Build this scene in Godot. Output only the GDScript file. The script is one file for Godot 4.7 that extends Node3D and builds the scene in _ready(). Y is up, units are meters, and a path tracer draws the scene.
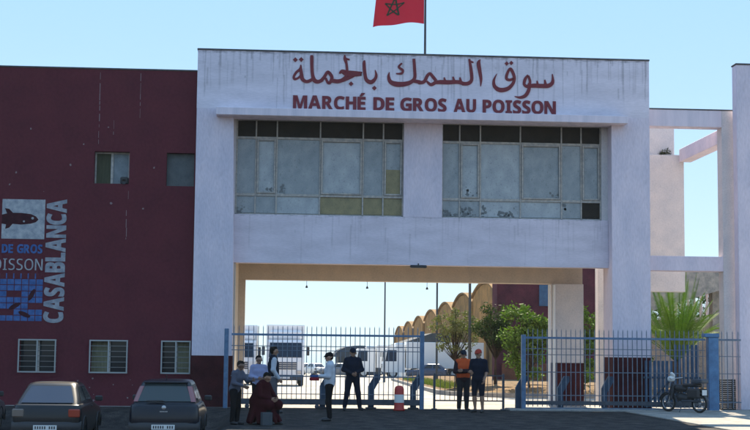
extends Node3D

# ------------------------------------------------------------------ state
var M := {}
var used := {}
var GW := []
var rng := RandomNumberGenerator.new()

# ------------------------------------------------------------------ naming and nodes
func numbered(parent: Node, called: String) -> String:
	var key := str(parent.get_instance_id()) + "/" + called
	if not used.has(key):
		used[key] = 0
		return called
	used[key] += 1
	return "%s_%03d" % [called, used[key]]

func put(n: Node3D, called: String, parent: Node) -> void:
	n.name = numbered(parent, called)
	parent.add_child(n)

func thing(called: String, label: String, category: String, at := Vector3.ZERO, turn := 0.0, group := "") -> Node3D:
	var o := Node3D.new()
	put(o, called, self)
	o.position = at
	o.rotation.y = turn
	tag(o, label, category, group)
	return o

func tag(o: Node, label: String, category: String, group := "", kind := "") -> void:
	if label != "": o.set_meta("label", label)
	if category != "": o.set_meta("category", category)
	if group != "": o.set_meta("group", group)
	if kind != "": o.set_meta("kind", kind)

func obj(called: String, s: SurfaceTool, m: Material, parent: Node = self, at := Vector3.ZERO) -> MeshInstance3D:
	var o := MeshInstance3D.new()
	o.mesh = s.commit()
	o.material_override = m
	put(o, called, parent)
	o.position = at
	return o

func inst(called: String, mesh: Mesh, m: Material, parent: Node, at := Vector3.ZERO) -> MeshInstance3D:
	var o := MeshInstance3D.new()
	o.mesh = mesh
	o.material_override = m
	put(o, called, parent)
	o.position = at
	return o

func node(called: String, parent: Node, at := Vector3.ZERO) -> Node3D:
	var o := Node3D.new()
	put(o, called, parent)
	o.position = at
	return o

func structure(called: String, s: SurfaceTool, m: Material, label: String) -> MeshInstance3D:
	var o := obj(called, s, m, self)
	tag(o, label, called.replace("_", " "), "", "structure")
	return o

# ------------------------------------------------------------------ shapes
func mb() -> SurfaceTool:
	var s := SurfaceTool.new()
	s.begin(Mesh.PRIMITIVE_TRIANGLES)
	return s

func tri(s: SurfaceTool, a: Vector3, b: Vector3, c: Vector3) -> void:
	# a, b, c counter-clockwise seen from outside
	var n := (b - a).cross(c - a).normalized()
	for p in [a, c, b]:
		s.set_normal(n)
		s.set_uv(Vector2(p.x + p.z, p.y))
		s.add_vertex(p)

func quad(s: SurfaceTool, a: Vector3, b: Vector3, c: Vector3, d: Vector3) -> void:
	tri(s, a, b, c)
	tri(s, a, c, d)

func trin(s: SurfaceTool, a: Vector3, b: Vector3, c: Vector3, na: Vector3, nb: Vector3, nc: Vector3) -> void:
	s.set_normal(na); s.set_uv(Vector2(a.x + a.z, a.y)); s.add_vertex(a)
	s.set_normal(nc); s.set_uv(Vector2(c.x + c.z, c.y)); s.add_vertex(c)
	s.set_normal(nb); s.set_uv(Vector2(b.x + b.z, b.y)); s.add_vertex(b)

# box between two corners, with a small chamfer on its edges
func box(s: SurfaceTool, lo: Vector3, hi: Vector3, ch := 0.0) -> void:
	var a := Vector3(min(lo.x, hi.x), min(lo.y, hi.y), min(lo.z, hi.z))
	var b := Vector3(max(lo.x, hi.x), max(lo.y, hi.y), max(lo.z, hi.z))
	var e: float = min(ch, 0.45 * min(b.x - a.x, min(b.y - a.y, b.z - a.z)))
	if e <= 0.0:
		quad(s, Vector3(a.x, a.y, b.z), Vector3(b.x, a.y, b.z), Vector3(b.x, b.y, b.z), Vector3(a.x, b.y, b.z))
		quad(s, Vector3(b.x, a.y, a.z), Vector3(a.x, a.y, a.z), Vector3(a.x, b.y, a.z), Vector3(b.x, b.y, a.z))
		quad(s, Vector3(b.x, a.y, b.z), Vector3(b.x, a.y, a.z), Vector3(b.x, b.y, a.z), Vector3(b.x, b.y, b.z))
		quad(s, Vector3(a.x, a.y, a.z), Vector3(a.x, a.y, b.z), Vector3(a.x, b.y, b.z), Vector3(a.x, b.y, a.z))
		quad(s, Vector3(a.x, b.y, b.z), Vector3(b.x, b.y, b.z), Vector3(b.x, b.y, a.z), Vector3(a.x, b.y, a.z))
		quad(s, Vector3(a.x, a.y, a.z), Vector3(b.x, a.y, a.z), Vector3(b.x, a.y, b.z), Vector3(a.x, a.y, b.z))
		return
	var c := (a + b) * 0.5
	var h := (b - a) * 0.5
	var g := func(sx: float, sy: float, sz: float, ax: int) -> Vector3:
		var v := Vector3(sx * h.x, sy * h.y, sz * h.z)
		if ax != 0: v.x -= sx * e
		if ax != 1: v.y -= sy * e
		if ax != 2: v.z -= sz * e
		return c + v
	for ax in 3:
		for sg in [-1.0, 1.0]:
			var p := []
			for k in [[-1.0, -1.0], [1.0, -1.0], [1.0, 1.0], [-1.0, 1.0]]:
				var q := [0.0, 0.0, 0.0]
				q[ax] = sg
				q[(ax + 1) % 3] = k[0]
				q[(ax + 2) % 3] = k[1]
				p.append(g.call(q[0], q[1], q[2], ax))
			if sg > 0: quad(s, p[0], p[1], p[2], p[3])
			else: quad(s, p[3], p[2], p[1], p[0])
	# edge strips
	for ax in 3:
		var i1 := (ax + 1) % 3
		var i2 := (ax + 2) % 3
		for s1 in [-1.0, 1.0]:
			for s2 in [-1.0, 1.0]:
				var q0 := [0.0, 0.0, 0.0]
				q0[ax] = -1.0; q0[i1] = s1; q0[i2] = s2
				var q1 := q0.duplicate()
				q1[ax] = 1.0
				var pa: Vector3 = g.call(q0[0], q0[1], q0[2], i1)
				var pb: Vector3 = g.call(q1[0], q1[1], q1[2], i1)
				var pc: Vector3 = g.call(q1[0], q1[1], q1[2], i2)
				var pd: Vector3 = g.call(q0[0], q0[1], q0[2], i2)
				if s1 * s2 > 0: quad(s, pa, pb, pc, pd)
				else: quad(s, pd, pc, pb, pa)
	for sx in [-1.0, 1.0]:
		for sy in [-1.0, 1.0]:
			for sz in [-1.0, 1.0]:
				var pa: Vector3 = g.call(sx, sy, sz, 0)
				var pb: Vector3 = g.call(sx, sy, sz, 1)
				var pc: Vector3 = g.call(sx, sy, sz, 2)
				if sx * sy * sz > 0: tri(s, pa, pb, pc)
				else: tri(s, pc, pb, pa)

func boxm(lo: Vector3, hi: Vector3, ch := 0.0) -> SurfaceTool:
	var s := mb()
	box(s, lo, hi, ch)
	return s

# tapered round tube through points, r per point
func tube(s: SurfaceTool, pts: Array, rs: Array, n := 8, caps := true) -> void:
	var rings := []
	var nors := []
	var side := Vector3.ZERO
	for i in pts.size():
		var d: Vector3
		if i == 0: d = pts[1] - pts[0]
		elif i == pts.size() - 1: d = pts[i] - pts[i - 1]
		else: d = pts[i + 1] - pts[i - 1]
		d = d.normalized()
		if side == Vector3.ZERO:
			side = d.cross(Vector3(0, 0, 1) if abs(d.z) < 0.9 else Vector3(1, 0, 0)).normalized()
		else:
			side = (side - d * side.dot(d)).normalized()
		var up := d.cross(side)
		var r: float = rs[min(i, rs.size() - 1)]
		var ring := []
		var nr := []
		for k in n:
			var t := TAU * k / n
			var o := side * cos(t) + up * sin(t)
			nr.append(o)
			ring.append(pts[i] + o * r)
		rings.append(ring)
		nors.append(nr)
	for i in pts.size() - 1:
		for k in n:
			var l := (k + 1) % n
			trin(s, rings[i][k], rings[i][l], rings[i + 1][l], nors[i][k], nors[i][l], nors[i + 1][l])
			trin(s, rings[i][k], rings[i + 1][l], rings[i + 1][k], nors[i][k], nors[i + 1][l], nors[i + 1][k])
	if caps:
		for k in n:
			var l := (k + 1) % n
			tri(s, pts[0], rings[0][l], rings[0][k])
			var e := pts.size() - 1
			tri(s, pts[e], rings[e][k], rings[e][l])

func bar(s: SurfaceTool, a: Vector3, b: Vector3, r: float, n := 8) -> void:
	tube(s, [a, b], [r, r], n)

# surface of revolution round y; prof = [Vector2(radius, y) ...] from bottom to top
func lathe(s: SurfaceTool, prof: Array, n := 20, c := Vector3.ZERO, axis := 1) -> void:
	var nrm := []
	for i in prof.size():
		var p0: Vector2 = prof[max(i - 1, 0)]
		var p1: Vector2 = prof[min(i + 1, prof.size() - 1)]
		var d := (p1 - p0).normalized()
		nrm.append(Vector2(d.y, -d.x))
	var f := func(r: float, y: float, t: float) -> Vector3:
		if axis == 0: return Vector3(y, r * cos(t), r * sin(t))
		if axis == 2: return Vector3(r * cos(t), -r * sin(t), y) * Vector3(1, -1, 1)
		return Vector3(r * cos(t), y, -r * sin(t))
	for i in prof.size() - 1:
		for k in n:
			var t0 := TAU * k / n
			var t1 := TAU * (k + 1) / n
			var a: Vector3 = c + f.call(prof[i].x, prof[i].y, t0)
			var b: Vector3 = c + f.call(prof[i].x, prof[i].y, t1)
			var d: Vector3 = c + f.call(prof[i + 1].x, prof[i + 1].y, t1)
			var e: Vector3 = c + f.call(prof[i + 1].x, prof[i + 1].y, t0)
			var na: Vector3 = f.call(nrm[i].x, nrm[i].y, t0)
			var nb: Vector3 = f.call(nrm[i].x, nrm[i].y, t1)
			var nd: Vector3 = f.call(nrm[i + 1].x, nrm[i + 1].y, t1)
			var ne: Vector3 = f.call(nrm[i + 1].x, nrm[i + 1].y, t0)
			trin(s, a, b, d, na, nb, nd)
			trin(s, a, d, e, na, nd, ne)

# extruded outline in the xy plane (counter-clockwise points), from z0 to z1
func prism(s: SurfaceTool, poly: PackedVector2Array, z0: float, z1: float) -> void:
	var idx := Geometry2D.triangulate_polygon(poly)
	for i in range(0, idx.size(), 3):
		var a := poly[idx[i]]
		var b := poly[idx[i + 1]]
		var c := poly[idx[i + 2]]
		if (b - a).cross(c - a) < 0:
			var t := b; b = c; c = t
		tri(s, Vector3(a.x, a.y, z1), Vector3(b.x, b.y, z1), Vector3(c.x, c.y, z1))
		tri(s, Vector3(a.x, a.y, z0), Vector3(c.x, c.y, z0), Vector3(b.x, b.y, z0))
	var n := poly.size()
	var area := 0.0
	for i in n: area += poly[i].cross(poly[(i + 1) % n])
	for i in n:
		var a := poly[i]
		var b := poly[(i + 1) % n]
		if area < 0:
			var t := a; a = b; b = t
		quad(s, Vector3(a.x, a.y, z0), Vector3(b.x, b.y, z0), Vector3(b.x, b.y, z1), Vector3(a.x, a.y, z1))

# wall in the xy plane facing +z at z1, thick to z0, with rectangular holes [x0, y0, x1, y1]
func holed(s: SurfaceTool, x0: float, y0: float, x1: float, y1: float, z0: float, z1: float, holes: Array) -> void:
	var xs := [x0, x1]
	var ys := [y0, y1]
	for h in holes:
		for v in [h[0], h[2]]:
			if v > x0 and v < x1 and not xs.has(v): xs.append(v)
		for v in [h[1], h[3]]:
			if v > y0 and v < y1 and not ys.has(v): ys.append(v)
	xs.sort()
	ys.sort()
	for i in xs.size() - 1:
		for j in ys.size() - 1:
			var cx: float = (xs[i] + xs[i + 1]) * 0.5
			var cy: float = (ys[j] + ys[j + 1]) * 0.5
			var open := false
			for h in holes:
				if cx > h[0] and cx < h[2] and cy > h[1] and cy < h[3]: open = true
			if open: continue
			quad(s, Vector3(xs[i], ys[j], z1), Vector3(xs[i + 1], ys[j], z1), Vector3(xs[i + 1], ys[j + 1], z1), Vector3(xs[i], ys[j + 1], z1))
			quad(s, Vector3(xs[i + 1], ys[j], z0), Vector3(xs[i], ys[j], z0), Vector3(xs[i], ys[j + 1], z0), Vector3(xs[i + 1], ys[j + 1], z0))
	for h in holes:
		quad(s, Vector3(h[0], h[1], z0), Vector3(h[0], h[1], z1), Vector3(h[0], h[3], z1), Vector3(h[0], h[3], z0))
		quad(s, Vector3(h[2], h[1], z1), Vector3(h[2], h[1], z0), Vector3(h[2], h[3], z0), Vector3(h[2], h[3], z1))
		quad(s, Vector3(h[0], h[1], z0), Vector3(h[2], h[1], z0), Vector3(h[2], h[1], z1), Vector3(h[0], h[1], z1))
		quad(s, Vector3(h[0], h[3], z1), Vector3(h[2], h[3], z1), Vector3(h[2], h[3], z0), Vector3(h[0], h[3], z0))
	quad(s, Vector3(x0, y1, z1), Vector3(x1, y1, z1), Vector3(x1, y1, z0), Vector3(x0, y1, z0))
	quad(s, Vector3(x0, y0, z0), Vector3(x1, y0, z0), Vector3(x1, y0, z1), Vector3(x0, y0, z1))
	quad(s, Vector3(x0, y0, z0), Vector3(x0, y0, z1), Vector3(x0, y1, z1), Vector3(x0, y1, z0))
	quad(s, Vector3(x1, y0, z1), Vector3(x1, y0, z0), Vector3(x1, y1, z0), Vector3(x1, y1, z1))

# smooth grid of points [row][col]
func sheet(s: SurfaceTool, g: Array, closed := false) -> void:
	var R := g.size()
	var C: int = g[0].size()
	var nn := []
	for i in R:
		var row := []
		for j in C:
			var i0: int = max(i - 1, 0)
			var i1: int = min(i + 1, R - 1)
			var j0: int = (j - 1 + C) % C if closed else max(j - 1, 0)
			var j1: int = (j + 1) % C if closed else min(j + 1, C - 1)
			row.append((g[i][j1] - g[i][j0]).cross(g[i1][j] - g[i0][j]).normalized())
		nn.append(row)
	for i in R - 1:
		for j in (C if closed else C - 1):
			var l := (j + 1) % C
			trin(s, g[i][j], g[i][l], g[i + 1][l], nn[i][j], nn[i][l], nn[i + 1][l])
			trin(s, g[i][j], g[i + 1][l], g[i + 1][j], nn[i][j], nn[i + 1][l], nn[i + 1][j])

# ------------------------------------------------------------------ materials
func col(r: float, g: float, b: float) -> Color:
	return Color(r, g, b).linear_to_srgb()

func noise_bytes(seed_: int, freq: float, n: int, octaves := 4, kind := FastNoiseLite.TYPE_SIMPLEX_SMOOTH) -> PackedByteArray:
	var f := FastNoiseLite.new()
	f.seed = seed_
	f.frequency = freq
	f.noise_type = kind
	f.fractal_octaves = octaves
	var im := f.get_seamless_image(n, n, false, false, 0.15, true)
	im.convert(Image.FORMAT_L8)
	return im.get_data()

# multiplicative grain: fine grain, broad patches, sparse darker spots; returns [colour, bump]
func grain(seed_: int, fine: float, broad: float, spots: float, warm := 0.0, n := 512) -> Array:
	var a := noise_bytes(seed_, 0.09, n, 4)
	var b := noise_bytes(seed_ + 7, 0.009, n, 5)
	var c := noise_bytes(seed_ + 13, 0.035, n, 3)
	var data := PackedByteArray()
	data.resize(n * n * 3)
	var hb := PackedByteArray()
	hb.resize(n * n)
	for i in n * n:
		var v := 1.0 - fine * (1.0 - a[i] / 255.0) - broad * (1.0 - b[i] / 255.0)
		var sp: float = clamp((c[i] / 255.0 - 0.70) * 6.0, 0.0, 1.0)
		v *= 1.0 - spots * sp
		var w := warm * (b[i] / 255.0 - 0.5)
		data[i * 3] = int(clamp((v + w) * 255.0, 0, 255))
		data[i * 3 + 1] = int(clamp(v * 255.0, 0, 255))
		data[i * 3 + 2] = int(clamp((v - w) * 255.0, 0, 255))
		hb[i] = a[i]
	var im := Image.create_from_data(n, n, false, Image.FORMAT_RGB8, data)
	var hm := Image.create_from_data(n, n, false, Image.FORMAT_L8, hb)
	hm.convert(Image.FORMAT_RGBA8)
	hm.bump_map_to_normal_map(2.0)
	return [ImageTexture.create_from_image(im), ImageTexture.create_from_image(hm)]

func mat(c: Color, rough := 0.8, metal := 0.0) -> StandardMaterial3D:
	var m := StandardMaterial3D.new()
	m.albedo_color = c
	m.roughness = rough
	m.metallic = metal
	return m

func surf(c: Color, g: Array, scale: Vector3, rough := 0.9, bump := 0.4) -> StandardMaterial3D:
	var m := mat(c, rough)
	m.albedo_texture = g[0]
	m.metallic_specular = 0.5 if rough < 0.7 else 0.2
	m.uv1_triplanar = true
	m.uv1_world_triplanar = true
	m.uv1_scale = scale
	if bump > 0:
		m.normal_enabled = true
		m.normal_texture = g[1]
		m.normal_scale = bump
	return m

func leafy(c: Color) -> StandardMaterial3D:
	var m := mat(c, 0.7)
	m.metallic_specular = 0.2
	m.vertex_color_use_as_albedo = true
	m.cull_mode = BaseMaterial3D.CULL_DISABLED
	m.backlight_enabled = true
	m.backlight = Color(0.55, 0.66, 0.22)
	return m

func materials() -> void:
	var gw := grain(11, 0.07, 0.07, 0.03, 0.02)
	GW = gw
	var gs := grain(23, 0.05, 0.13, 0.0, 0.02)
	var gr := grain(31, 0.10, 0.22, 0.10, 0.04)
	var ga := grain(47, 0.30, 0.45, 0.35, 0.05)
	var gc := grain(59, 0.12, 0.22, 0.15, 0.04)
	var gg := grain(71, 0.08, 0.16, 0.12, 0.02)
	M.white = surf(col(0.78, 0.69, 0.76), gw, Vector3(0.30, 0.10, 0.30), 0.9, 0.25)
	M.white_streak = surf(col(0.86, 0.765, 0.83), gs, Vector3(0.55, 0.045, 0.55), 0.9, 0.12)
	M.coping = surf(col(0.16, 0.155, 0.15), gr, Vector3(0.9, 0.9, 0.9), 0.95)
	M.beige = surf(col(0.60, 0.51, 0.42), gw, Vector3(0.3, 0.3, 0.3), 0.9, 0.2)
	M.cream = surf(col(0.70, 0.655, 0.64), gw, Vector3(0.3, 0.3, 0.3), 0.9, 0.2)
	M.red_wall = surf(col(0.132, 0.031, 0.042), gw, Vector3(0.16, 0.16, 0.16), 0.85, 0.3)
	M.dado = surf(col(0.085, 0.022, 0.026), gr, Vector3(0.3, 0.3, 0.3), 0.85, 0.3)
	M.scuff = mat(col(0.22, 0.165, 0.17), 0.9)
	M.sign_red = surf(col(0.24, 0.055, 0.065), gw, Vector3(0.9, 0.9, 0.9), 0.7, 0.1)
	M.mural_white = surf(col(0.55, 0.56, 0.58), gr, Vector3(0.9, 0.9, 0.9), 0.9, 0.0)
	M.mural_grey = surf(col(0.45, 0.46, 0.50), gr, Vector3(0.9, 0.9, 0.9), 0.9, 0.0)
	M.mural_blue = surf(col(0.10, 0.20, 0.46), gr, Vector3(0.9, 0.9, 0.9), 0.9, 0.0)
	M.mural_dark = surf(col(0.075, 0.022, 0.03), gr, Vector3(0.9, 0.9, 0.9), 0.9, 0.0)
	M.asphalt = surf(col(0.115, 0.105, 0.10), ga, Vector3(0.33, 0.33, 0.33), 0.95, 0.7)
	M.concrete = surf(col(0.52, 0.49, 0.44), gc, Vector3(0.10, 0.10, 0.10), 0.95, 0.3)
	M.pavement = surf(col(0.46, 0.43, 0.38), gc, Vector3(0.35, 0.35, 0.35), 0.95, 0.4)  # concrete made paler so its colour carries the sunlit patch
	M.kerb = surf(col(0.42, 0.40, 0.37), gc, Vector3(0.6, 0.6, 0.6), 0.9, 0.3)
	M.sand = surf(col(0.46, 0.31, 0.17), ga, Vector3(0.25, 0.25, 0.25), 1.0, 0.6)
	M.frame_metal = surf(col(0.56, 0.51, 0.45), gr, Vector3(1.4, 1.4, 1.4), 0.5, 0.0)
	M.frame_dark = surf(col(0.13, 0.12, 0.105), gr, Vector3(1.4, 1.4, 1.4), 0.5, 0.0)
	M.pane_pale = surf(col(0.34, 0.37, 0.38), gg, Vector3(0.5, 0.35, 0.5), 0.22, 0.0)
	M.pane_white = surf(col(0.46, 0.49, 0.50), gg, Vector3(0.4, 0.3, 0.4), 0.25, 0.0)
	M.pane_dark = surf(col(0.05, 0.042, 0.034), gg, Vector3(0.5, 0.5, 0.5), 0.8, 0.0)
	M.pane_ochre = surf(col(0.33, 0.27, 0.13), gg, Vector3(0.6, 0.5, 0.6), 0.5, 0.0)
	M.glass = mat(col(0.02, 0.025, 0.03), 0.06)
	M.glass.metallic_specular = 0.35
	M.curtain_pale = surf(col(0.26, 0.25, 0.16), gg, Vector3(3.0, 0.3, 3.0), 0.9, 0.0)
	M.curtain = surf(col(0.095, 0.10, 0.065), gg, Vector3(3.0, 0.3, 3.0), 0.9, 0.0)
	M.blind_dark = surf(col(0.10, 0.115, 0.12), gg, Vector3(0.6, 0.6, 0.6), 0.5, 0.0)
	M.blind = surf(col(0.22, 0.26, 0.28), gg, Vector3(0.6, 0.6, 0.6), 0.5, 0.0)
	M.grille = mat(col(0.36, 0.36, 0.34), 0.6)
	M.grille_dark = mat(col(0.17, 0.17, 0.165), 0.6)
	M.blue_paint = surf(col(0.115, 0.22, 0.37), gr, Vector3(0.9, 0.9, 0.9), 0.45, 0.0)
	M.blue_bar = surf(col(0.17, 0.225, 0.30), gr, Vector3(0.9, 0.9, 0.9), 0.5, 0.0)
	M.blue_leaf = surf(col(0.045, 0.12, 0.23), gr, Vector3(0.6, 0.6, 0.6), 0.6, 0.0)
	M.blue_dull = surf(col(0.04, 0.085, 0.15), gr, Vector3(0.9, 0.9, 0.9), 0.6, 0.0)
	M.blue_sheet = surf(col(0.085, 0.23, 0.44), gr, Vector3(0.6, 0.6, 0.6), 0.5, 0.0)
	M.dark_steel = surf(col(0.06, 0.075, 0.10), gr, Vector3(0.9, 0.9, 0.9), 0.5, 0.0)
	M.red_plastic = mat(col(0.42, 0.03, 0.025), 0.5)
	M.white_plastic = mat(col(0.62, 0.62, 0.60), 0.5)
	M.black_plastic = mat(col(0.02, 0.02, 0.022), 0.5)
	M.rubber = mat(col(0.022, 0.022, 0.022), 0.9)
	M.steel = mat(col(0.40, 0.40, 0.41), 0.35, 0.8)
	M.pole = mat(col(0.055, 0.06, 0.062), 0.8)
	M.white_paint = mat(col(0.76, 0.76, 0.75), 0.4)
	M.truck_glass = mat(col(0.02, 0.035, 0.06), 0.08)
	M.truck_glass.metallic_specular = 0.25
	M.ochre = surf(col(0.38, 0.215, 0.08), gr, Vector3(0.12, 0.12, 0.12), 0.9, 0.0)
	M.ochre_roof = surf(col(0.30, 0.175, 0.07), gr, Vector3(0.12, 0.12, 0.12), 0.9, 0.0)
	M.slate = surf(col(0.07, 0.085, 0.105), gr, Vector3(0.2, 0.2, 0.2), 0.7, 0.0)
	M.maroon_far = surf(col(0.12, 0.035, 0.05), gr, Vector3(0.16, 0.16, 0.16), 0.85, 0.0)
	M.pink_wall = surf(col(0.52, 0.44, 0.38), gc, Vector3(0.3, 0.3, 0.3), 0.9, 0.0)
	M.bark = surf(col(0.14, 0.105, 0.08), ga, Vector3(1.5, 0.5, 1.5), 1.0, 0.5)
	M.leaf = leafy(Color.WHITE)
	M.skin = mat(col(0.30, 0.165, 0.105), 0.6)
	M.hair = mat(col(0.012, 0.010, 0.009), 0.9)
	M.hair.metallic_specular = 0.15
	M.grime = mat(col(0.15, 0.16, 0.16), 0.95)
	M.brick = surf(col(0.24, 0.10, 0.06), gr, Vector3(0.3, 0.3, 0.3), 0.9, 0.0)
	M.flag_red = mat(col(0.42, 0.014, 0.035), 0.8)
	M.flag_red.backlight_enabled = true
	M.flag_red.backlight = Color(0.28, 0.03, 0.05)
	M.flag_red.cull_mode = BaseMaterial3D.CULL_DISABLED
	M.flag_green = mat(col(0.025, 0.05, 0.025), 0.85)
	M.water = mat(col(0.10, 0.16, 0.19), 0.12)

func cloth(r: float, g: float, b: float) -> StandardMaterial3D:
	var m := mat(col(r, g, b), 0.92)
	m.metallic_specular = 0.2
	m.albedo_texture = GW[0]
	m.normal_enabled = true
	m.normal_texture = GW[1]
	m.normal_scale = 1.6
	m.uv1_triplanar = true
	m.uv1_scale = Vector3(1.6, 0.8, 1.6)
	return m

# paint with rain streaks running down from its upper edge: narrow run marks of their own width, length and strength
func drip_mat(seed_: int, c: Color, x0: float, x1: float, y0: float, y1: float, z: float, n: int, strength: float) -> StandardMaterial3D:
	var W := 1024
	var H := 256
	var a := noise_bytes(seed_, 0.06, 512, 4)
	var b := noise_bytes(seed_ + 3, 0.012, 512, 4)
	var v := PackedFloat32Array()
	v.resize(W * H)
	for y in H:
		for x in W:
			v[y * W + x] = 1.0 - 0.06 * (1.0 - a[(y * 2 % 512) * 512 + x % 512] / 255.0) - 0.09 * (1.0 - b[(y % 512) * 512 + (x / 2) % 512] / 255.0)
	var r := RandomNumberGenerator.new()
	r.seed = seed_
	for k in n:
		var cx := r.randf() * W
		var w := r.randf_range(0.8, 3.2)
		var top := 0 if r.randf() < 0.75 else int(r.randf() * H * 0.5)
		var len := int(H * pow(r.randf(), 1.8) * 0.9) + 8
		var st := strength * r.randf_range(0.3, 1.0)
		for y in range(top, min(top + len, H)):
			cx += r.randf_range(-0.12, 0.12)
			var f := st * (0.55 + 0.45 * a[(y * 3 % 512) * 512 + int(cx) % 512] / 255.0)
			if y > top + len * 0.8: f *= (top + len - y) / (len * 0.2)
			for x in range(max(int(cx - w), 0), min(int(cx + w) + 1, W)):
				v[y * W + x] *= 1.0 - f * max(0.0, 1.0 - abs(x - cx) / (w + 0.5))
	for k in n * 3:   # blotches of grime along the edge
		var bx := int(r.randf() * W)
		var by := int(abs(r.randfn()) * 5.0)
		var br := r.randf_range(1.0, 5.0)
		for y in range(max(by - 6, 0), min(by + 7, H)):
			for x in range(max(bx - 8, 0), min(bx + 9, W)):
				if Vector2((x - bx) * 0.6, y - by).length() < br * (0.6 + 0.8 * a[(y * 7 % 512) * 512 + (x * 5) % 512] / 255.0): v[y * W + x] *= 1.0 - strength * 0.25
	var data := PackedByteArray()
	data.resize(W * H * 3)
	for i in W * H:
		var q: float = clamp(v[i], 0.0, 1.0)
		data[i * 3] = int(q * 255.0)
		data[i * 3 + 1] = int(q * 255.0)
		data[i * 3 + 2] = int(min(q * 1.0, 1.0) * 255.0)
	var m := mat(c, 0.9)
	m.metallic_specular = 0.2
	m.albedo_texture = ImageTexture.create_from_image(Image.create_from_data(W, H, false, Image.FORMAT_RGB8, data))
	m.uv1_scale = Vector3(1.0 / (x1 - x0), -1.0 / (y1 - y0), 1.0)
	m.uv1_offset = Vector3(-(x0 + z) / (x1 - x0), y1 / (y1 - y0), 0.0)
	return m

# ------------------------------------------------------------------ people: smooth union of tapered capsules, meshed as surface nets
# bones: [a, b, ra, rb] ; k = blend radius
func nets(s: SurfaceTool, bones: Array, cell: float, k: float) -> void:
	var lo := Vector3(1e9, 1e9, 1e9)
	var hi := -lo
	for b in bones:
		var r: float = max(b[2], b[3]) + k + cell * 2.0
		for p in [b[0], b[1]]:
			lo = lo.min(p - Vector3(r, r, r))
			hi = hi.max(p + Vector3(r, r, r))
	var nx := int((hi.x - lo.x) / cell) + 2
	var ny := int((hi.y - lo.y) / cell) + 2
	var nz := int((hi.z - lo.z) / cell) + 2
	var F := PackedFloat32Array()
	F.resize(nx * ny * nz)
	F.fill(9.0)
	for b in bones:
		var a: Vector3 = b[0]
		var d: Vector3 = b[1] - a
		var dd: float = max(d.length_squared(), 1e-9)
		var ra: float = b[2]
		var dr: float = b[3] - b[2]
		var r: float = max(b[2], b[3]) + k + cell * 1.5
		var l := ((a.min(b[1]) - Vector3(r, r, r) - lo) / cell).floor()
		var h := ((a.max(b[1]) + Vector3(r, r, r) - lo) / cell).ceil()
		for iy in range(max(int(l.y), 0), min(int(h.y) + 1, ny)):
			for iz in range(max(int(l.z), 0), min(int(h.z) + 1, nz)):
				var base := (iy * nz + iz) * nx
				for ix in range(max(int(l.x), 0), min(int(h.x) + 1, nx)):
					var p := lo + Vector3(ix, iy, iz) * cell - a
					var t: float = clamp(p.dot(d) / dd, 0.0, 1.0)
					var v := (p - d * t).length() - ra - dr * t
					var o := F[base + ix]
					var q: float = max(k - abs(o - v), 0.0) / k
					F[base + ix] = min(o, v) - q * q * k * 0.25
	var vid := {}
	var vp := []
	var vn := []
	var sy := nz * nx
	for iy in ny - 1:
		for iz in nz - 1:
			var base := (iy * nz + iz) * nx
			for ix in nx - 1:
				var i := base + ix
				var f0 := F[i]
				if f0 > 8.0: continue
				if abs(f0) > cell * 2.5: continue
				var c := [f0, F[i + 1], F[i + nx], F[i + nx + 1], F[i + sy], F[i + sy + 1], F[i + sy + nx], F[i + sy + nx + 1]]
				var m := 0
				for q in 8:
					if c[q] < 0.0: m += 1
				if m == 0 or m == 8: continue
				var sum := Vector3.ZERO
				var cnt := 0
				for e in [[0, 1], [2, 3], [4, 5], [6, 7], [0, 2], [1, 3], [4, 6], [5, 7], [0, 4], [1, 5], [2, 6], [3, 7]]:
					var u: float = c[e[0]]
					var w: float = c[e[1]]
					if (u < 0.0) != (w < 0.0):
						var t := u / (u - w)
						var pa := Vector3(e[0] & 1, (e[0] >> 2) & 1, (e[0] >> 1) & 1)
						var pb := Vector3(e[1] & 1, (e[1] >> 2) & 1, (e[1] >> 1) & 1)
						sum += pa.lerp(pb, t)
						cnt += 1
				vid[i] = vp.size()
				vp.append(lo + (Vector3(ix, iy, iz) + sum / cnt) * cell)
				vn.append(Vector3(c[1] + c[3] + c[5] + c[7] - c[0] - c[2] - c[4] - c[6], c[4] + c[5] + c[6] + c[7] - c[0] - c[1] - c[2] - c[3], c[2] + c[3] + c[6] + c[7] - c[0] - c[1] - c[4] - c[5]).normalized())
	for i in vid:
		var f0 := F[i]
		for ax in 3:
			var st: int = [1, sy, nx][ax]
			var o1: int = [sy, nx, 1][ax]
			var o2: int = [nx, 1, sy][ax]
			var f1 := F[i + st]
			if (f0 < 0.0) == (f1 < 0.0): continue
			if not (vid.has(i - o1) and vid.has(i - o2) and vid.has(i - o1 - o2)): continue
			var q := [vid[i], vid[i - o1], vid[i - o1 - o2], vid[i - o2]]
			if f0 > 0.0: q.reverse()
			trin(s, vp[q[0]], vp[q[1]], vp[q[2]], vn[q[0]], vn[q[1]], vn[q[2]])
			trin(s, vp[q[0]], vp[q[2]], vp[q[3]], vn[q[0]], vn[q[2]], vn[q[3]])

func grown(bones: Array, by: float) -> Array:
	var o := []
	for b in bones: o.append([b[0], b[1], b[2] + by, b[3] + by])
	return o

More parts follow.
